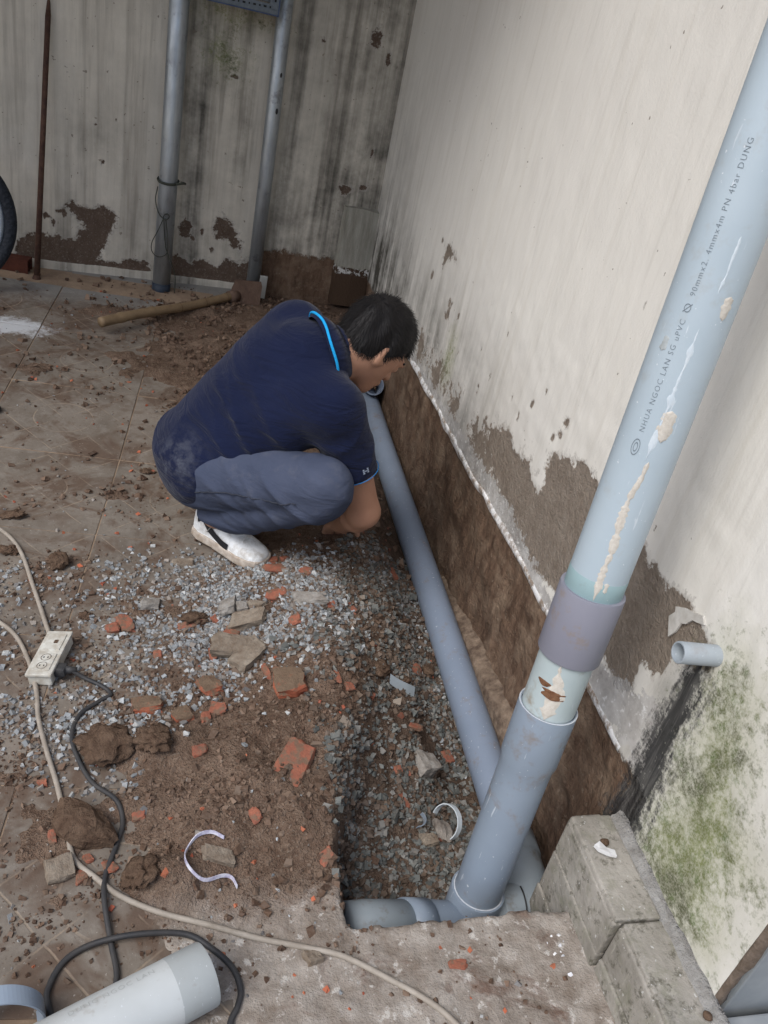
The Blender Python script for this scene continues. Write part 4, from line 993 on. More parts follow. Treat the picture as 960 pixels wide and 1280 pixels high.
T.F = smax(T.F, -(T.P[..., 2]-(.097+.10*np.clip(.19-T.P[..., 0], 0, .12)*0+.003*np.sin(T.P[..., 0]*60))), .005)
tro = relq(link('trousers', T.mesh('trousers'), den.m, person)); tro['label'] = 'slate grey work trousers bunched in a squat'
# side seam along the right thigh
sd_ = nrm(np.cross(kneR-hipR, v3(0, 0, 1))); 
seam = []
for t in np.linspace(.02, .86, 26):
    b_ = hipR+(kneR-hipR)*t; dd = nrm(v3(-.40, -.85, .02+.10*math.sin(t*6)))
    for r_ in np.arange(.16, .03, -.001):
        ii = np.round((b_+dd*r_-T.lo)/T.h).astype(int)
        if (ii >= 0).all() and (ii < T.F.shape).all() and T.F[tuple(ii)] < .001: break
    seam.append(tuple(b_+dd*(r_+.0006)))
link('seam', mesh_np('seam', *tube_np(seam, .0016, 6)), simple('dark_thread', (.03, .035, .05), (.04, .045, .06)).m, tro)

# hair: scalp cap plus short strands
hairm = Mt('black_hair', .55, .22); hairm.col(hairm.mix(hairm.noise(40, 3, .5), (.006, .006, .007), (.014, .012, .012)))
Hf = Field(tuple(hc-.17), tuple(hc+.17), .0052)
cap = Hf.ell(hp_(-.012, .026, 0), AXH, (.103*HS, .096*HS, .083*HS))
cap = smin(cap, Hf.ell(hp_(-.045, -.020, 0), AXH, (.062*HS, .066*HS, .068*HS)), .02)
q = Hf.P-hc.astype(np.float32); qf = q@hf.astype(np.float32)/HS; qu = q@hu.astype(np.float32)/HS; qs = np.abs(q@hs.astype(np.float32))/HS
hl = np.where(qf > .035, .035+.0*qf, np.where(qf > -.005, -.012+(.047)*(qf+.005)/.04, -.055+.9*(qf+.06)*.75))      # hairline height by depth
cap = smax(cap, (hl-qu)*.8, .006)
cap = cap+np.sin(qf*160+qu*60+8*qs)*.0014+np.sin(qs*210+qf*45)*.0012
Hf.F = cap.astype(np.float32)
hair_me = Hf.mesh('hair')
hv = np.empty(len(hair_me.vertices)*3, np.float32); hair_me.vertices.foreach_get('co', hv); hv = hv.reshape(-1, 3)
hn = np.empty(len(hair_me.vertices)*3, np.float32); hair_me.vertices.foreach_get('normal', hn); hn = hn.reshape(-1, 3)
sel = [i for i in rng.permutation(len(hv)) if (hn[i]@(hv[i]-hc)) > 0][:5200]
crown = hp_(-.085, .075, .01); V = []; Fq = []
for i in sel:
    p = hv[i].astype(float); n = hn[i].astype(float); away = p-crown; away -= n*(away@n); L0 = np.linalg.norm(away)
    d_ = away/max(L0, 1e-4) if L0 > .01 else nrm(rng.normal(size=3)); d_ = nrm(d_+rng.normal(size=3)*.16-hu*.15*0+v3(0, 0, -.12))
    ln = rng.uniform(.012, .024); sd2 = np.cross(n, d_)*.00075; b_ = len(V)
    for t, l in ((0, -.001), (.4, .0028), (.75, .0042), (1., .0030)):
        pt = p+d_*ln*t+n*(l+rng.uniform(0, .0012)); ww = sd2*(1-.85*t); V += [tuple(pt-ww), tuple(pt+ww)]
    for k in range(3): Fq.append((b_+2*k, b_+2*k+1, b_+2*k+3, b_+2*k+2))
hair = relq(link('hair', hair_me, hairm.m, person)); hs_o = link('strands', mesh_np('strands', V, Fq), hairm.m, hair); hs_o['kind'] = 'stuff'
# eyebrow/eye details
for sg in (1, -1):
    V_, F_ = tube_np(catmull([tuple(hp_(.092, .016, .014*sg)), tuple(hp_(.095, .021, .030*sg)), tuple(hp_(.082, .018, .046*sg))], 5), .0032, 6); relq(link('eyebrow', mesh_np('eyebrow', V_, F_), hairm.m, person))

# shoes
white_l = Mt('white_leather', .5, .4); white_l.col(white_l.mix(white_l.mr(white_l.noise(28, 4, .7), .48, .68), (.72, .74, .75), (.45, .43, .40))); white_l.bump(white_l.noise(60, 4, .6), .3, .004)
sole_m = simple('dirty_white_sole', (.55, .50, .44), (.33, .26, .20), 50, .8, .2, .4, 120, .003).m
blk = simple('black_suede', (.012, .012, .014), (.02, .02, .022), rough=.8).m
def make_shoe(heel, toe, z0, detail):
    heel = v3(*heel, z0); toe = v3(*toe, z0); d_ = nrm(toe-heel); sdv = np.cross(d_, v3(0, 0, 1)); L = np.linalg.norm(toe-heel)  # sdv = right side
    Fd = Field(tuple(np.minimum(heel, toe)-.09), tuple(np.maximum(heel, toe)+v3(.09, .09, .17)), .0042)
    loc = Fd.P-heel.astype(np.float32); u = loc@d_.astype(np.float32); v = loc@sdv.astype(np.float32); z = loc[..., 2]
    def foot2d(grow): # half width along length
        return np.interp(u*.235/L, [-.01, .0, .03, .08, .13, .175, .21, .235, .25], np.array([0, .024, .036, .036, .041, .046, .043, .030, 0])*L/.235+grow)
    up_z = np.interp(u*.235/L, [0, .02, .06, .095, .14, .18, .22, .245], np.array([.092, .096, .094, .088, .066, .054, .043, .026])*.93)
    body = np.maximum(np.sqrt((np.abs(v)/np.maximum(foot2d(.0), .001))**2.6+np.clip((z-.018)/np.maximum(up_z-.018, .01), 0, 9)**2.4)-1, -(z-.012)/.02)*.03
    body = smax(body, np.abs(u-.1175*L/.235)-.1215*L/.235, .012)
    Fd.F = body.astype(np.float32)
    upper = link('shoe', Fd.mesh('shoe'), white_l.m, person); relq(upper)
    sole = np.maximum(np.abs(v)-foot2d(.004)-.0005, np.maximum(z-.024, -z+.0)); sole = smax(sole, np.abs(u-.1175*L/.235)-.126*L/.235, .010)
    Fd.F = sole.astype(np.float32); link('sole', Fd.mesh('sole'), sole_m, upper)
    if not detail: return
    def surf(uu, zz, side=1, off=.0012):
        hw = np.interp(uu, [-.01, .0, .03, .08, .13, .175, .21, .235, .25], np.array([0, .024, .036, .036, .041, .046, .043, .030, 0])*L/.235)
        uz = np.interp(uu, [0, .02, .06, .095, .14, .18, .22, .245], np.array([.092, .096, .094, .088, .066, .054, .043, .026])*.93)
        uu = uu*L/.235
        q = np.clip((zz-.018)/(uz-.018), 0, .995); return heel+d_*uu+sdv*side*(hw*(1-q**2.4)**(1/2.6)+off)+v3(0, 0, zz)
    # curved black side stripe
    path = [(.022, .060), (.036, .068), (.050, .066), (.064, .055), (.078, .046), (.098, .039), (.120, .033), (.142, .031)]
    P_ = catmull([(a, b, 0) for a, b in path], 5); V = []; Fq = []
    for i, p in enumerate(P_):
        t = (P_[min(i+1, len(P_)-1)]-P_[max(i-1, 0)]).normalized(); n_ = Vector((-t.y, t.x, 0))*.0085
        for sg in (-1, 1): V.append(tuple(surf(p.x+n_.x*sg, p.y+n_.y*sg, 1, .0030)))
        if i: b_ = len(V)-4; Fq.append((b_, b_+1, b_+3, b_+2))
    link('side_stripe', mesh_np('side_stripe', V, Fq), blk, upper)
    for k in range(5):
        uu = .108+.016*k; uz = np.interp(uu, [.06, .095, .14, .18, .22], np.array([.094, .088, .066, .054, .043])*.93)+.0022; uu = uu*L/.235
        pts = [tuple(heel+d_*(uu+.004*math.sin(q*3+k))+sdv*q*.022+v3(0, 0, uz-.009*abs(q)**2.2)) for q in np.linspace(-1, 1, 9)]
        link('lace', mesh_np('lace', *tube_np(pts, .0022, 6)), white_l.m, upper)
    b0_ = heel+d_*.118+v3(0, 0, .078)
    for sg in (1, -1):
        pts = catmull([tuple(b0_), tuple(b0_+sdv*sg*.02+v3(0, 0, .010)+d_*.006), tuple(b0_+sdv*sg*.034+v3(0, 0, -.002)+d_*.014), tuple(b0_+sdv*sg*.022+v3(0, 0, -.010)+d_*.018), tuple(b0_+d_*.004)], 6)
        link('lace_bow', mesh_np('lace_bow', *tube_np(pts, .0018, 6)), white_l.m, upper)
    pts = catmull([tuple(surf(.100, .082, 1, .002)), tuple(surf(.085, .070, 1, .003)), tuple(surf(.070, .052, 1, .003)), tuple(surf(.064, .040, 1, .003))], 5)
    link('loose_lace', mesh_np('loose_lace', *tube_np(pts, .0014, 6)), simple('grey_lace', (.3, .29, .27), (.2, .19, .18)).m, upper)
make_shoe((.100, 1.838), (.260, 1.692), GZF, True)
make_shoe((.06, 2.02), (.28, 2.05), .012, False)

# ================================================================== loose stone, brick and earth
def surf_z(x, y):
    t = terrain(x, y); return np.where((x < np.interp(y, TE_Y, TE_X)-.07), np.maximum(t, ramp_z(y)), t)
def sz1(x, y): return float(surf_z(np.array([x]), np.array([y]))[0])
tintm = Mt('broken_stone', .92, .15)
tc_ = tintm.attr('tint', True)
c = tintm.mix(tintm.math('MULTIPLY', tintm.mr(tintm.noise(160, 3, .6), .45, .7), .35), tc_, (.20, .16, .13)); tintm.col(c); tintm.bump(tintm.noise(300, 3, .6), .3, .002)
CUBE = np.array([[x, y, z] for x in (-1, 1) for y in (-1, 1) for z in (-1, 1)], float)*.5
CQ = np.array([[0, 1, 3, 2], [4, 6, 7, 5], [0, 4, 5, 1], [2, 3, 7, 6], [0, 2, 6, 4], [1, 5, 7, 3]])
def chips(name, xy, smin_, smax_, cols, flat=.55, sink=.25, lift=0.0, pw=1.8):
    n = len(xy); z = surf_z(xy[:, 0], xy[:, 1])+lift
    s = smin_+(smax_-smin_)*rng.random(n)**pw
    V = np.repeat(CUBE[None], n, 0)*rng.uniform(.35, 1.3, (n, 8, 3))
    V[:, :, 2] *= flat; V *= s[:, None, None]
    V[:, :, 0] *= rng.uniform(.8, 1.45, n)[:, None]
    a = rng.uniform(0, 6.28, n); b = rng.normal(0, .45, n); c_ = rng.normal(0, .45, n)
    def rot(V, ang, i, j):
        ca_, sa_ = np.cos(ang)[:, None], np.sin(ang)[:, None]; p, q = V[:, :, i].copy(), V[:, :, j].copy()
        V[:, :, i] = p*ca_-q*sa_; V[:, :, j] = p*sa_+q*ca_
    rot(V, b, 1, 2); rot(V, c_, 0, 2); rot(V, a, 0, 1)
    V[:, :, 0] += xy[:, 0][:, None]; V[:, :, 1] += xy[:, 1][:, None]; V[:, :, 2] += (z+s*flat*(.5-sink))[:, None]
    F = (CQ[None]+np.arange(n)[:, None, None]*8).reshape(-1, 4)
    me = mesh_np(name, V.reshape(-1, 3), F, False)
    cols = np.array(cols, float); ci = cols[rng.integers(0, len(cols), n)]*rng.uniform(.75, 1.25, (n, 1))
    colattr(me, 'tint', np.repeat(ci, 8, 0))
    o = link(name, me, tintm.m); o['kind'] = 'stuff'; return o
def scatter(n, x0, x1, y0, y1, dens):
    x = rng.uniform(x0, x1, n); y = rng.uniform(y0, y1, n); d = dens(x, y); k = rng.random(n) < d
    k &= (x < WALLX-.015) & ~((y < .86) & (x > .70))
    return np.stack([x[k], y[k]], -1)
G0 = [(-.42, 1.66), (-.179, 1.69), (.008, 1.74), (.266, 1.72), (.48, 1.76), (.47, 1.512), (.40, 1.36), (.314, 1.245), (.185, 1.226), (.058, 1.182), (-.03, .996), (-.143, .998), (-.171, 1.123), (-.327, 1.144)]
G1 = [(.45, 1.75), (.60, 1.95), (.70, 1.95), (.735, 1.444), (.734, 1.125), (.70, .93), (.579, .87), (.36, .84), (.353, .943), (.345, 1.1), (.33, 1.251), (.257, 1.383), (.36, 1.43), (.44, 1.45)]
def d_light(x, y):
    d = polysd(x, y, G0); cl = pnoise(x, y, 9, 41, 4)
    core = np.exp(-((x-.27)/.20)**2-((y-1.57)/.16)**2)+.75*np.exp(-((x-.08)/.13)**2-((y-1.38)/.14)**2)+.12+.35*np.exp(-((x+.10)/.12)**2-((y-1.15)/.12)**2)
    return np.clip(sstep(-.06, .06, d)*core*(.72+1.5*cl), 0, 1)
def d_dark(x, y):
    d = polysd(x, y, G1); return np.clip(sstep(-.04, .05, d)*(.62+1.1*pnoise(x, y, 8, 43, 4)+.35*sstep(1.25, 1.0, y)), 0, 1)
LG = [(.27, .29, .30), (.34, .36, .37), (.22, .235, .245), (.40, .41, .405), (.25, .225, .20), (.19, .185, .18), (.17, .13, .10)]
DG = [(.120, .130, .124), (.16, .168, .158), (.085, .09, .085), (.21, .205, .19), (.12, .088, .066), (.095, .068, .05), (.13, .10, .08)]
SC = [(.105, .066, .045), (.135, .088, .062), (.085, .052, .036), (.17, .118, .085)]
BC = [(.36, .105, .055), (.42, .14, .075), (.30, .085, .05)]
tag(chips('pale_gravel', scatter(40000, -.45, .55, .95, 1.85, d_light), .0042, .0112, LG, .8, .36), 'pale blue-grey crushed gravel spread below the worker', 'gravel')
tag(chips('dark_gravel', scatter(26000, .24, .80, .78, 2.0, d_dark), .004, .0135, DG, .8, .36), 'dark damp gravel filling the near trench', 'gravel')
tag(chips('trench_gravel', scatter(5000, .40, .74, 1.2, 1.9, lambda x, y: np.clip(.55*pnoise(x, y, 11, 47, 3)+.10, 0, 1)*sstep(1.9, 1.7, y)), .005, .013, LG), 'patches of pale chippings on the trench bank', 'gravel')
def d_soil(x, y):
    t = terrain(x, y)-ramp_z(y); nt_ = x > np.interp(y, TE_Y, TE_X)
    e_ = np.exp(-(t/.008)**2)*.45+.10+.40*(t > 0); return np.clip(e_*(.42+1.3*pnoise(x, y, 9, 51, 4)), 0, 1)*np.where(nt_, .7, 1)*np.where((y < .76) & (x > .1), .16, 1)
tag(chips('soil_crumbs', scatter(30000, -.75, .80, .50, 2.0, d_soil), .0025, .0125, SC, .75, .30, 0, 4.0), 'brown soil crumbs trodden over tiles and dirt', 'soil')
tag(chips('back_soil_crumbs', scatter(20000, -.85, .80, 2.0, 3.55, lambda x, y: np.clip(d_soil(x, y)*(1.25-.8*sstep(.1, -.5, x)), 0, 1)), .004, .020, SC, .7, .25, 0, 3.0), 'brown crumbs of dug soil strewn towards the yard wall', 'soil')
tag(chips('brick_crumbs', scatter(900, -.5, .72, .55, 3.4, lambda x, y: np.clip(.30+.5*pnoise(x, y, 7, 55, 3), 0, 1)*np.where(y > 2, .35, 1)), .004, .010, BC, .6), 'tiny orange brick crumbs sprinkled over the ground', 'brick crumbs')
tag(chips('stray_gravel', scatter(3600, -.75, .72, .48, 3.4, lambda x, y: np.clip(.22+.5*pnoise(x, y, 6, 57, 3), 0, 1)*np.where(y > 2, .35, 1)), .003, .010, LG, .6, .25, 0, 2.5), 'stray pale chippings scattered over tiles and ledge', 'gravel')

tag(chips('trench_rubble', scatter(900, .30, .74, .80, 2.3, lambda x, y: np.where(x > np.interp(y, TE_Y, TE_X)-.03, .45+.5*pnoise(x, y, 7, 61, 3), .0)), .007, .021, SC+DG[:4]+[(.26, .22, .18), (.22, .085, .055)], .8, .40, 0, 2.6), 'mixed lumps of soil and stone tumbled into the trench', 'rubble')
tag(chips('bank_clods', scatter(420, .12, .44, .80, 1.45, lambda x, y: .5+.6*pnoise(x, y, 8, 63, 3)), .005, .015, SC+[(.19, .14, .105)], .8, .40, 0, 2.4), 'small clods of brown earth along the trench bank', 'soil')
def d_mess(x, y):
    return np.clip((.30+1.2*pnoise(x, y, 6, 71, 4))*sstep(-.45, -.05, x)*sstep(1.75, 1.2, y)*sstep(.62, .8, y), 0, 1)*np.where(x < np.interp(y, TE_Y, TE_X)+.06, 1, 0)
tag(chips('dirt_crumbs', scatter(26000, -.4, .45, .55, 1.75, d_mess), .002, .0085, SC+[(.15, .105, .078)], .8, .35, 0, 2.6), 'fine dark dirt crumbled over the near tiles and gravel', 'soil')
def clump(name, mat, dims, sub=3, amp=.18, freq=2.2, boxy=0.0, seed=0.0, flatbase=True):
    bm = bmesh.new()
    if boxy > 0:
        bmesh.ops.create_cube(bm, size=2.0); bmesh.ops.subdivide_edges(bm, edges=bm.edges[:], cuts=4, use_grid_fill=True)
    else: bmesh.ops.create_icosphere(bm, subdivisions=sub, radius=1.0)
    off = Vector((seed*3.1, seed*1.7, seed*5.3))
    for v in bm.verts:
        p = v.co.copy()
        if boxy > 0: p = p.lerp(p.normalized()*1.15, 1-boxy)
        n = mnoise.fractal(p*freq*.6+off, .9, 2.0, 4); n2 = mnoise.noise(p*.9+off*1.3)
        p *= 1+amp*n*1.2+amp*.9*n2
        if boxy > 0: p.x += .55*p.y*mnoise.noise(off)+.22*p.z*mnoise.noise(off+Vector((9, 2, 4))); p.y += .6*p.x*mnoise.noise(off+Vector((3, 1, 2))); k_ = 1+.45*mnoise.noise(off+Vector((5, 5, 1)))*p.x; p.y *= k_; p.z *= 1+.35*mnoise.noise(off+Vector((1, 8, 2)))*p.y
        v.co = Vector((p.x*dims[0]/2, p.y*dims[1]/2, p.z*dims[2]/2))
    return bm_mesh(name, bm, smooth=(boxy == 0))
brick_m = Mt('orange_clay', .9, .12)
c = brick_m.mix(brick_m.mr(brick_m.noise(40, 4, .65), .32, .68), (.33, .125, .078), (.22, .085, .058))
c = brick_m.mix(brick_m.math('MULTIPLY', brick_m.mr(brick_m.noise(55, 4, .7), .48, .58), .9), c, (.17, .115, .08)); brick_m.col(c); brick_m.bump(brick_m.noise(160, 4, .7), .5, .003)
muddy_m = Mt('muddy_brick', .92, .1)
nz = muddy_m.sep(muddy_m.t.nodes['Geometry'].outputs['Normal'])[2]
mf = muddy_m.mr(muddy_m.math('ADD', muddy_m.noise(40, 4, .7), muddy_m.math('MULTIPLY', nz, .28)), .54, .72)
muddy_m.col(muddy_m.mix(mf, muddy_m.mix(muddy_m.noise(60, 4, .6), (.40, .125, .07), (.30, .10, .06)), muddy_m.mix(muddy_m.noise(50, 4, .6), (.20, .145, .10), (.12, .08, .055)))); muddy_m.bump(muddy_m.noise(140, 4, .7), .7, .005)
tan_m = simple('muddy_concrete', (.165, .125, .092), (.29, .25, .20), 45, .95, .1, .8, 140, .005).m
conc_m = simple('broken_concrete', (.20, .175, .15), (.34, .325, .30), 45, .95, .1, .7, 150, .004).m
stone_m = simple('grey_stone', (.16, .135, .115), (.31, .285, .255), 40, .95, .1, .7, 130, .004).m
clod_m = simple('earth_clod', (.082, .051, .035), (.165, .112, .078), 45, .97, .08, .9, 160, .008).m
RUBBLE = [
 ('brick_shard', 0.295, 1.646, 0.075, 0.026, 0.1, 'long flat orange tile shard touching the toe of the white shoe'),
 ('brick_shard', 0.315, 1.704, 0.024, 0.018, 0.6, 'small orange shard just behind the long shard by the shoe'),
 ('brick_shard', 0.282, 1.705, 0.031, 0.02, 0, 'dark orange shard between the shoe toe and the long flat shard'),
 ('brick_shard', 0.353, 1.613, 0.029, 0.018, -0.3, 'small bright orange shard right of the long shard by the shoe'),
 ('brick_shard', 0.278, 1.527, 0.049, 0.024, 0.3, 'orange shard with a pebble on it below the long flat shard'),
 ('brick_shard', 0.085, 1.457, 0.057, 0.016, 0.2, 'thin orange sliver lying in gravel left of the concrete fragments'),
 ('brick_shard', 0.136, 1.472, 0.018, 0.016, 0.5, 'tiny orange shard beside the square grey concrete lump'),
 ('brick_shard', 0.172, 1.425, 0.032, 0.02, -0.5, 'reddish shard just above the long broken concrete bar'),
 ('brick_shard', 0.308, 1.421, 0.025, 0.025, 0.4, 'round orange lump right of the pale concrete stone'),
 ('brick_shard', 0.132, 1.372, 0.017, 0.035, 0.1, 'upright orange piece against the left end of the concrete bar'),
 ('brick_chunk', 0.285, 1.248, 0.072, 0.07, 0.1, 'biggest brick chunk, mud capped, in the middle of the rubble'),
 ('brick_shard', 0.382, 1.26, 0.015, 0.044, 0.15, 'narrow orange sliver standing in the dark gravel near the trench edge'),
 ('brick_shard', 0.398, 1.48, 0.021, 0.015, 0.2, 'small orange crumb at the right end of the grey slab'),
 ('brick_shard', 0.242, 1.3, 0.012, 0.038, 0.2, 'thin orange splinter left of the biggest brick chunk'),
 ('brick_chunk', 0.124, 1.266, 0.046, 0.056, 0.5, 'tall orange brick chunk with muddy side left of the biggest chunk'),
 ('brick_chunk', 0.07, 1.178, 0.042, 0.035, 0.2, 'rounded muddy brick lump below the tall orange chunk'),
 ('brick_shard', 0.137, 1.198, 0.03, 0.026, -0.3, 'orange and white shard right of the rounded brick lump'),
 ('brick_shard', 0.114, 1.176, 0.019, 0.019, 0.3, 'small orange cube between rounded lump and white-faced shard'),
 ('brick_shard', 0.101, 1.08, 0.025, 0.019, 0.2, 'lone square orange shard on the bare dirt below the gravel'),
 ('brick_shard', 0.016, 1.367, 0.017, 0.019, 0.2, 'small round orange bead in the middle of the pale gravel'),
 ('brick_shard', -0.083, 1.446, 0.028, 0.023, 0.2, 'left of two orange lumps near the socket box'),
 ('brick_shard', -0.057, 1.461, 0.03, 0.048, 0.4, 'right taller of two orange lumps near the socket box'),
 ('brick_chunk', 0.002, 1.214, 0.066, 0.041, -0.1, 'flat brown muddy brick beside the black cable'),
 ('brick_shard', -0.167, 1.035, 0.015, 0.011, 0.2, 'small orange shard left of the pale cable'),
 ('brick_shard', -0.0, 0.956, 0.023, 0.014, 0.2, 'orange shard on dirt right of the black cable'),
 ('brick_shard', 0.194, 0.928, 0.018, 0.024, 0.3, 'upright orange shard on the brown dirt bank'),
 ('brick_shard', -0.074, 0.88, 0.013, 0.014, 0.3, 'small orange lump under the mud-covered stone'),
 ('brick_shard', -0.08, 0.85, 0.019, 0.017, 0.2, 'orange lump where pale cable passes the mud-covered stone'),
 ('brick_shard', -0.04, 0.863, 0.018, 0.023, 0.5, 'orange shard right beside the black cable under the stone'),
 ('brick_shard', -0.134, 0.916, 0.012, 0.021, 0.2, 'narrow orange shard at the left end of the mud-covered stone'),
 ('brick_shard', 0.642, 1.812, 0.032, 0.039, 0.7, "orange shard half way down the bank below the worker's hand"),
 ('brick_shard', 0.64, 1.457, 0.028, 0.034, -0.5, 'rounded orange shard in the trench beside two brown clods'),
 ('brick_shard', 0.41, 1.242, 0.02, 0.02, 0.3, 'small orange shard right of the narrow sliver at the trench edge'),
 ('brick_shard', 0.59, 1.26, 0.037, 0.017, -0.2, 'flat orange shard in the trench above the small orange triangle'),
 ('brick_shard', 0.688, 1.247, 0.026, 0.026, 0.3, 'small orange triangle next to the long trench pipe'),
 ('brick_shard', 0.528, 1.078, 0.02, 0.038, 0.1, 'standing orange shard in the trench left of the curled offcut'),
 ('brick_shard', 0.312, 0.854, 0.025, 0.018, 0.5, 'orange shard stuck in the near edge of the trench'),
 ('brick_shard', 0.501, 0.658, 0.028, 0.013, -0.1, 'flat orange shard on the concrete ledge in front of the elbow'),
 ('brick_shard', 0.524, 1.134, 0.017, 0.016, 0.4, 'orange shard with a white chip at the foot of the trench bank'),
 ('brick_shard', -0.037, 2.136, 0.03, 0.014, 0.1, 'small orange shard on the tiles left of the worker'),
 ('concrete_fragment', 0.19, 1.375, 0.116, 0.042, 0.05, 'long broken concrete bar lying in the gravel'),
 ('concrete_fragment', 0.205, 1.355, 0.052, 0.077, -0.75, 'light grey slab leaning across the long concrete bar'),
 ('concrete_fragment', 0.164, 1.492, 0.038, 0.037, 0.1, 'square grey concrete lump above the pale stone'),
 ('concrete_fragment', 0.21, 1.454, 0.08, 0.036, 0.0, 'pale beige concrete stone above the long bar'),
 ('concrete_fragment', 0.35, 1.489, 0.067, 0.03, -0.2, 'grey slab lying alone on the gravel below the knee'),
 ('concrete_fragment', 0.196, 1.487, 0.026, 0.022, 0.2, 'small pinkish concrete bit beside the square lump'),
 ('concrete_fragment', 0.225, 1.499, 0.044, 0.017, -0.4, 'narrow brown concrete strip with orange tip'),
 ('concrete_fragment', -0.007, 1.529, 0.04, 0.029, 0.1, 'lone pale grey stone at the upper edge of the gravel'),
 ('concrete_fragment', 0.063, 1.698, 0.052, 0.018, 0.1, 'flat tan flake left of the white shoe toe'),
 ('concrete_fragment', -0.115, 0.86, 0.043, 0.033, 0.3, 'square tan stone below the mud-covered stone'),
 ('concrete_fragment', 0.6, 1.171, 0.054, 0.047, 0.2, 'largest grey stone in the trench'),
 ('concrete_fragment', 0.571, 0.995, 0.036, 0.023, 0.2, 'beige stone deep in the trench under the curled offcut'),
 ('concrete_fragment', 0.131, 0.865, 0.051, 0.021, -0.15, 'brown stone inside the curled pipe shaving'),
 ('concrete_fragment', 0.272, 0.687, 0.025, 0.017, 0.1, 'small brown pebble beside the end of the pale cable'),
 ('stone_lump', 0.614, 1.024, 0.041, 0.046, 0.1, 'rough grey stone next to the near downpipe in the trench'),
 ('stone_lump', -0.087, 0.933, 0.088, 0.062, -0.1, 'large stone caked in mud, lying on the pale cable'),
 ('clod', -0.222, 1.672, 0.045, 0.043, 0, 'round ball of earth alone on the tiles'),
 ('clod', -0.335, 1.713, 0.045, 0.03, 0.2, 'dark clod lying on the pale cable at the left edge'),
 ('clod', -0.354, 1.864, 0.064, 0.03, 0.1, 'flat crumbly dark clod at the left edge of the tiles'),
 ('clod', -0.063, 1.101, 0.091, 0.065, 0, 'wide heap-like clod beside the black cable'),
 ('clod', 0.015, 1.094, 0.059, 0.05, 0.2, 'smaller clod right of the wide heap-like clod'),
 ('clod', 0.008, 0.835, 0.054, 0.046, 0.2, 'crumbled clod below the orange shard right of the black cable'),
 ('clod', 0.092, 1.473, 0.061, 0.04, 0.2, 'low earth lump among the pale gravel'),
 ('clod', -0.143, 1.486, 0.025, 0.021, 0, 'dark small clod right of the socket box'),
 ('clod', 0.585, 1.374, 0.031, 0.023, 0, 'brown clod above the grey plastic sliver'),
 ('clod', 0.514, 1.366, 0.049, 0.037, 0.3, 'pinkish brown clod at the top of the trench bank'),
 ('clod', 0.682, 1.477, 0.033, 0.037, 0.2, 'tan clod beside the rounded orange shard in the trench'),
 ('clod', -0.043, 2.135, 0.041, 0.023, 0.2, "brown earth lump on the tiles left of the worker's hip"),
 ('clod', 0.243, 1.846, 0.064, 0.034, 0, "low clod under the worker's trouser hem"),
]
for i, (kind, x, y, wd, dp_, rot_, lab) in enumerate(RUBBLE):
    dp_ = dp_*1.15
    if kind == 'brick_shard': hgt = min(max(.45*min(wd, dp_), .007), .016); me = clump(kind, brick_m.m, (wd, dp_, hgt), amp=.20, freq=1.5, boxy=.60, seed=i+1.0); m_ = brick_m.m; cat = 'brick'
    elif kind == 'brick_chunk': wd *= .9; dp_ *= .85; hgt = .55*min(wd, dp_); me = clump(kind, muddy_m.m, (wd, dp_, hgt), amp=.15, freq=1.6, boxy=.70, seed=i+1.0); m_ = muddy_m.m; cat = 'brick'
    elif kind == 'concrete_fragment': hgt = .60*min(wd, dp_); me = clump(kind, conc_m, (wd, dp_, hgt), amp=.13, freq=1.7, boxy=.72, seed=i+1.0); m_ = tan_m if any(q in lab for q in ('brown', 'tan ', 'beige', 'long')) else conc_m; cat = 'concrete'
    elif kind == 'stone_lump': hgt = .75*min(wd, dp_); me = clump(kind, stone_m, (wd, dp_, hgt), amp=.20, freq=2.0, boxy=.22, seed=i+1.0); m_ = clod_m if 'mud' in lab else stone_m; cat = 'stone'
    else: hgt = (.80 if 'ball' in lab else .45)*min(wd, dp_); me = clump(kind, clod_m, (wd, dp_, hgt), 4, .22 if 'ball' in lab else .42, 3.4, 0, i+1.0); m_ = clod_m; cat = 'clod'
    me.materials.clear(); me.materials.append(m_)
    o = link(kind, me); n_ = tnorm(x, y); n_ = (n_*.5+Vector((0, 0, .5))).normalized()
    o.rotation_euler = (Vector((0, 0, 1)).rotation_difference(n_).to_matrix() @ Matrix.Rotation(rot_, 3, 'Z') @ Matrix.Rotation(random.uniform(-.2, .2), 3, 'X') @ Matrix.Rotation(random.uniform(-.2, .2), 3, 'Y')).to_euler()
    o.location = (x, y, sz1(x, y)+hgt*.30); tag(o, lab, cat, {'brick_shard': 'orange brick shards in the rubble', 'brick_chunk': 'brick chunks in the rubble', 'concrete_fragment': 'broken concrete pieces in the rubble', 'stone_lump': 'rough stones', 'clod': 'clods of earth'}[kind])
# worn brick face showing through the dirt bank
me = clump('buried_brick', brick_m.m, (.055, .105, .03), amp=.12, freq=1.6, boxy=.7, seed=91.0); me.materials.append(brick_m.m)
o = link('buried_brick', me); o.location = (.272, 1.035, sz1(.272, 1.035)-.010); o.rotation_euler = (.1, .05, -.35); tag(o, 'orange brick face showing through the brown dirt bank', 'brick')

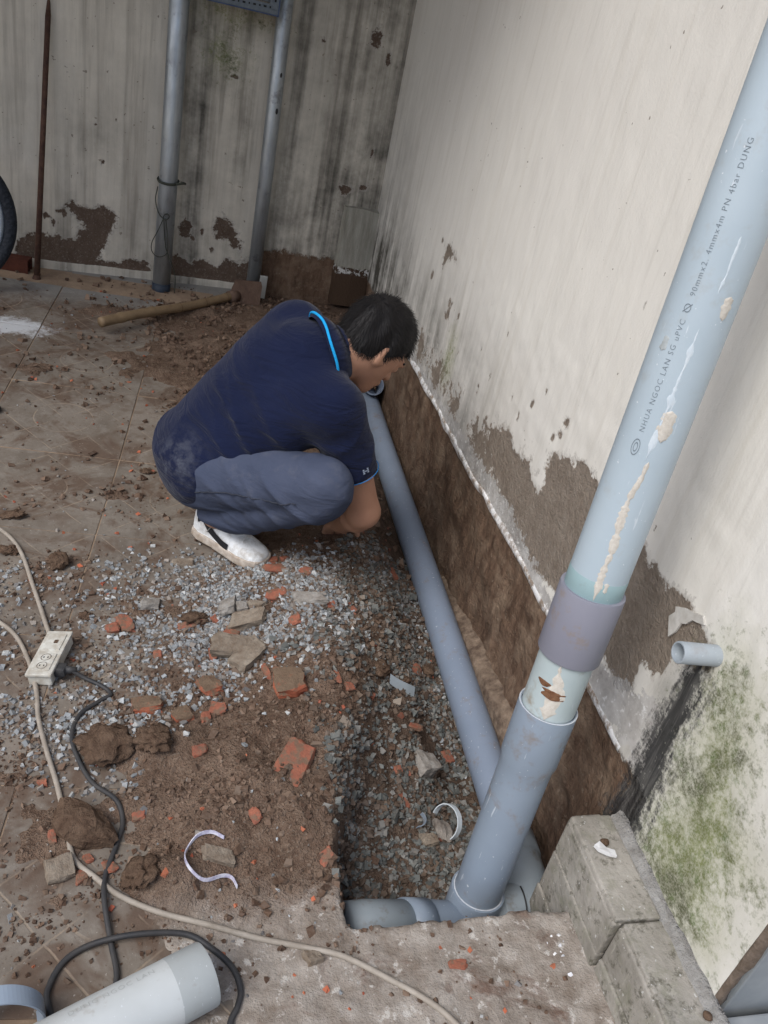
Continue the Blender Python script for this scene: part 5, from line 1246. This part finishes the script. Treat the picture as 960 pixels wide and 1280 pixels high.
# ================================================================== cables, socket and pipe offcuts
def cable(name, pts, r, mat, label, lift=None, parent=None, sub=8):
    P = [Vector((p[0], p[1], max(p[2], sz1(p[0], p[1]))+r*1.0)) for p in pts]
    if lift:
        for k, dz in lift.items(): P[k].z += dz
    P = catmull([tuple(p) for p in P], sub)
    o = tube(name, P, r, mat, parent, 10)
    if label: tag(o, label, 'cable')
    return o
palec = simple('pale_cable_sheath', (.37, .33, .28), (.25, .215, .175), 30, .65, .3, .2, 90, .002).m
blackc = simple('black_cable_sheath', (.030, .032, .036), (.055, .052, .05), 30, .55, .35, .2, 90, .002).m
cable('power_cable', [(-.50, 1.90, 0), (-.433, 1.84, 0), (-.371, 1.798, 0), (-.33, 1.748, 0), (-.299, 1.684, 0), (-.268, 1.595, 0), (-.234, 1.498, 0), (-.212, 1.43, .006), (-.203, 1.405, .012)], .0048, palec, 'pale grey cable running from the left edge into the socket box')
cable('power_cable', [(-.46, 1.56, 0), (-.382, 1.503, 0), (-.31, 1.454, 0), (-.267, 1.405, 0), (-.229, 1.322, 0), (-.206, 1.245, 0), (-.194, 1.183, 0), (-.169, 1.105, 0), (-.143, 1.033, 0), (-.127, .982, 0), (-.112, .93, .005), (-.097, .88, 0), (-.059, .843, 0), (-.02, .81, 0), (.042, .776, 0), (.115, .751, 0), (.188, .726, 0), (.261, .704, 0), (.321, .683, 0), (.391, .642, 0), (.434, .61, 0), (.465, .58, 0), (.49, .538, 0), (.52, .45, 0)], .0046, palec, 'long pale cable winding across the foreground to the bottom edge')
cable('power_cable', [(-.168, 1.300, .018), (-.150, 1.293, .020), (-.124, 1.286, .006), (-.087, 1.268, 0), (-.07, 1.246, 0), (-.088, 1.229, 0), (-.121, 1.193, 0), (-.13, 1.143, 0), (-.117, 1.095, 0), (-.084, 1.032, 0), (-.04, .987, 0), (-.026, .946, 0), (-.033, .9, 0), (-.045, .849, 0), (-.043, .801, .006), (-.028, .736, 0), (-.016, .687, 0), (-.020, .648, 0)], .0043, blackc, 'black cable curving from the socket plug down the left foreground')
cable('power_cable', [(-.06, .56, 0), (-.083, .607, 0), (-.101, .645, 0), (-.107, .672, 0), (-.091, .711, 0), (-.054, .732, .004), (.008, .738, .012), (.079, .737, .006), (.12, .712, 0), (.149, .68, 0), (.16, .649, 0), (.154, .625, 0), (.144, .606, 0), (.135, .56, 0)], .0046, blackc, 'black cable looped round the white pipe offcut')
# socket box
sb = Vector((-.190, 1.335, 0)); sb.z = sz1(-.19, 1.335)
sk = empty('socket_box', sb, 'dirty white double socket box lying on the tiles between the cables', 'socket')
d1 = Vector((-.024, -.122, 0)).normalized(); d2 = Vector((d1.y, -d1.x, 0))*-1
Rk = Matrix((d2, d1, Vector((0, 0, 1)))).transposed() @ Matrix.Rotation(math.radians(-10), 3, 'Y')
wpl = simple('dirty_white_plastic', (.62, .62, .57), (.36, .32, .26), 45, .45, .4, .1, 80, .002).m
def kb(name, c_, s_, mat, bev, par=None):
    bm = bmesh.new(); box_bm(bm, (0, 0, 0), s_, None, bev); me = bm_mesh(name, bm)
    for v in me.vertices: v.co = Rk @ (v.co+Vector(c_))
    return link(name, me, mat, par or sk)
kb('box_base', (0, 0, .012), (.046, .128, .022), wpl, .003)
fp = kb('faceplate', (0, 0, .0275), (.052, .134, .008), wpl, .003)
kb('outlet_module', (0, -.030, .0322), (.036, .048, .003), wpl, .001, None); kb('outlet_module', (0, .030, .0322), (.036, .048, .003), wpl, .001, None)
for cy in (.018, .042):
    V_, F_ = tube_np([Vector((.0095*math.cos(a), cy+.0095*math.sin(a), .0342)) for a in np.linspace(0, 2*math.pi, 22)], .0007, 5, False)
    V_ = np.array([tuple(Rk @ Vector(v)) for v in V_]); link('outlet_ring', mesh_np('outlet_ring', V_, F_), stone_m, sk)
    for dx in (-.004, .004): kb('pin_hole', (dx, cy, .0338), (.0018, .004, .001), hole, 0)
kb('pin_hole', (.004, -.03, .0338), (.008, .010, .001), clod_m, 0)
plug = kb('plug', (.030, .035, .016), (.028, .026, .020), blackc, .006)
V_, F_ = tube_np([Rk @ Vector((.040, .034, .016)), Rk @ Vector((.062, .030, .012))], [.009, .006], 10); link('cable_boot', mesh_np('cable_boot', V_, F_), blackc, plug)

# white pipe offcut in the foreground
oA, oB = Vector((-.10, .560, .0455)), Vector((.108, .655, .0455))
oc = empty('pipe_offcut', (0, .6, 0), 'dirty white plastic pipe offcut lying at the bottom left', 'pipe')
def relo(o): o.matrix_parent_inverse = Matrix.Translation(-Vector((0, .6, 0))); return o
LO = (oB-oA).length
woff = pvc('pvc_offcut', (.52, .545, .54), (.44, .46, .45), .42, .8, (.33, .30, .26))
ob = relo(sharp(lathe_axis('pipe_body', oA, oB, [(-.15, .0445), (LO-.055, .0448), (LO-.052, .0450)], woff, oc, 48)))
relo(sharp(lathe_axis('scuffed_end', oA, oB, [(LO-.053, .0451), (LO-.002, .0452), (LO, .0445), (LO, .0425), (LO-.002, .0420), (LO-.3, .0420)], pvc('pvc_scuffed', (.40, .43, .43), (.30, .31, .30), .6, .8, (.28, .25, .21)), oc, 48)))
def text_on(A, Bx, r, body, d0, size, ang, parent):
    ax = (Bx-A).normalized(); up = Vector((0, 0, 1)); e1_ = (up-ax*up.dot(ax)).normalized(); e2_ = ax.cross(e1_)
    cu_ = bpy.data.curves.new('lettering', 'FONT'); cu_.body = body; cu_.size = size; cu_.space_character = 1.2; cu_.resolution_u = 2; cu_.offset = -size*.01
    to = bpy.data.objects.new('tmp_text', cu_); COL.objects.link(to); dg = bpy.context.evaluated_depsgraph_get(); me0 = to.evaluated_get(dg).to_mesh()
    V = [v.co.copy() for v in me0.vertices]; Fs = [tuple(p.vertices) for p in me0.polygons]; to.evaluated_get(dg).to_mesh_clear(); bpy.data.objects.remove(to); bpy.data.curves.remove(cu_)
    me = bpy.data.meshes.new('lettering'); P = []
    for v in V:
        a = ang-(v.y-size*.35)/r; P.append(tuple(A+ax*(d0+v.x)+(e1_*math.cos(a)+e2_*math.sin(a))*(r+.0005)))
    me.from_pydata(P, [], Fs); me.update(); return link('lettering', me, simple('faded_ink', (.36, .37, .36), (.44, .46, .45), 200, .8).m, parent)
text_on(oA, oB, .0448, 'DUNG NGOC LAN', .04, .012, -.45, ob)
# cut ring at the left bottom corner
def band(name, cpts, upv, hgt, th, mat, parent=None):
    """flat strip along a path: width along upv, real thickness"""
    P, T_, N_ = frames(cpts); V = []; Fq = []
    for i, p in enumerate(P):
        u_ = Vector(upv).normalized(); s_ = T_[i].cross(u_).normalized()
        for a, b in ((-1, -1), (1, -1), (1, 1), (-1, 1)): V.append(tuple(p+s_*a*th/2+u_*b*hgt/2))
        if i:
            for k in range(4): q = (i-1)*4; k2 = (k+1) % 4; Fq.append((q+k, q+k2, q+4+k2, q+4+k))
    Fq.append((0, 1, 2, 3)); n = len(V); Fq.append((n-1, n-2, n-3, n-4))
    me = mesh_np(name, V, Fq, False); return link(name, me, mat, parent)
zr = sz1(-.137, .643)
o = band('pipe_ring', [Vector((-.152+.046*math.cos(a), .632+.018*math.sin(a)*0, zr+.030+.046*math.sin(a))) for a in np.linspace(-.6, 3.75, 40)], (.25, -.97, 0), .026, .0026, pvc_grey)
tag(o, 'cut ring of grey pipe standing at the bottom left corner', 'pipe ring')
shav = Mt('shaving_plastic', .5, .3); shav.col(shav.mix(shav.mr(shav.noise(70, 3, .6), .4, .6), (.66, .66, .74), (.42, .40, .52)))
zb_ = lambda x, y: sz1(x, y)+.006
o = band('pipe_shaving', catmull([Vector((x, y, max(zb_(x, y), z_))) for x, y, z_ in ((.141, .893, .018), (.120, .903, .017), (.097, .898, .017), (.081, .878, .020), (.076, .852, .022), (.085, .830, .022), (.108, .820, .020), (.138, .830, .014), (.153, .828, .010), (.161, .810, .008))], 6), (0, .3, 1), .0065, .0016, shav.m)
tag(o, 'thin curled white pipe shaving lying on the dirt in the foreground', 'shaving')
cr2 = Vector((.648, 1.045, sz1(.648, 1.045)+.028)); ax2 = Vector((.30, .35, .9)).normalized(); ea = ax2.orthogonal().normalized(); eb = ax2.cross(ea)
cr2 = Vector((.622, 1.040, sz1(.622, 1.04)+.030)); ax2 = Vector((-.80, -.25, .40)).normalized(); ea = ax2.orthogonal().normalized(); eb = ax2.cross(ea)
o = band('pipe_shaving', [cr2+(ea*math.cos(a)+eb*math.sin(a))*.036 for a in np.linspace(.3, 5.9, 40)], ax2, .013, .0022, simple('white_plastic', (.62, .68, .72), (.5, .56, .6), 40, .45).m)
tag(o, 'wide white ring offcut lying in the trench behind the downpipe', 'pipe ring')
o = band('plastic_sliver', catmull([Vector((x, y, sz1(x, y)+.010+dz)) for x, y, dz in ((.540, 1.355, .006), (.560, 1.350, .002), (.585, 1.345, .002), (.604, 1.345, .006))], 5), (0, .45, .9), .024, .002, pvc_muddy)
tag(o, 'short grey plastic sliver on the trench bank', 'sliver')
o = band('plastic_sliver', [Vector((.548+.02*math.cos(a), 1.035+.02*math.sin(a), sz1(.548, 1.035)+.012)) for a in np.linspace(-1.6, .7, 14)], (.2, -.3, .9), .010, .0018, pvc_grey)
tag(o, 'curved grey plastic sliver deep in the trench below the standing orange shard', 'sliver')
# broken paint flake on the step
bm = bmesh.new(); pl = [(-.016, .010), (-.006, .014), (.004, .004), (.014, -.004), (.016, -.013), (.004, -.010), (-.006, -.004), (-.012, .0)]
t_ = [bm.verts.new((.757+x, .757+y, SZT+.012+.3*x*0+.004*(i % 2))) for i, (x, y) in enumerate(pl)]; b_ = [bm.verts.new((.757+x, .757+y, SZT+.007)) for x, y in pl]
bm.faces.new(t_); bm.faces.new(b_[::-1])
for i in range(8): bm.faces.new((t_[i], b_[i], b_[(i+1) % 8], t_[(i+1) % 8]))
bmesh.ops.recalc_face_normals(bm, faces=bm.faces)
o = link('paint_flake', bm_mesh('paint_flake', bm), simple('white_flake', (.72, .72, .72), (.6, .6, .6)).m); tag(o, 'curled white paint flake resting on top of the step', 'paint flake')
me = clump('pebble', stone_m, (.016, .014, .010), 2, .15, 2, 0, 77.); me.materials.append(clod_m); o = link('pebble', me); o.location = (.766, .775, SZT+.006); tag(o, 'dark pebble behind the white flake on the step', 'pebble')
me = clump('pebble', stone_m, (.014, .016, .010), 2, .15, 2, 0, 78.); me.materials.append(clod_m); o = link('pebble', me); o.location = (.80, .488, SZT+.007); tag(o, 'small dark pebble on the step below the wall end', 'pebble')
xy = np.stack([rng.normal(.682, .008, 9), rng.normal(.668, .022, 9)], -1)
tag(chips('white_paint_chips', xy, .003, .008, [(.75, .75, .75), (.66, .67, .70)], .3), 'white paint chips scattered on the ledge beside the step', 'paint chips')
# unseen sheet added above the rear of the yard to shade the back wall
bm = bmesh.new(); V = []; n = 160
for i in range(n+1):
    x = -3.2+4.0*i/n; z = 2.62+.016*math.sin(i*.9); V.append((bm.verts.new((x, 1.60, z+.06)), bm.verts.new((x, 3.60, z)), bm.verts.new((x, 3.60, z+.004)), bm.verts.new((x, 1.60, z+.064))))
for a, b in zip(V[:-1], V[1:]):
    for k in range(4): bm.faces.new((a[k], b[k], b[(k+1) % 4], a[(k+1) % 4]))
o = link('shade_blocker', bm_mesh('shade_blocker', bm, True), simple('shade_blocker_sheet', (.10, .105, .11), (.14, .145, .15), 5, .6, .3, 0).m); tag(o, 'unseen corrugated sheet added over the rear of the yard to shade it', 'canopy')
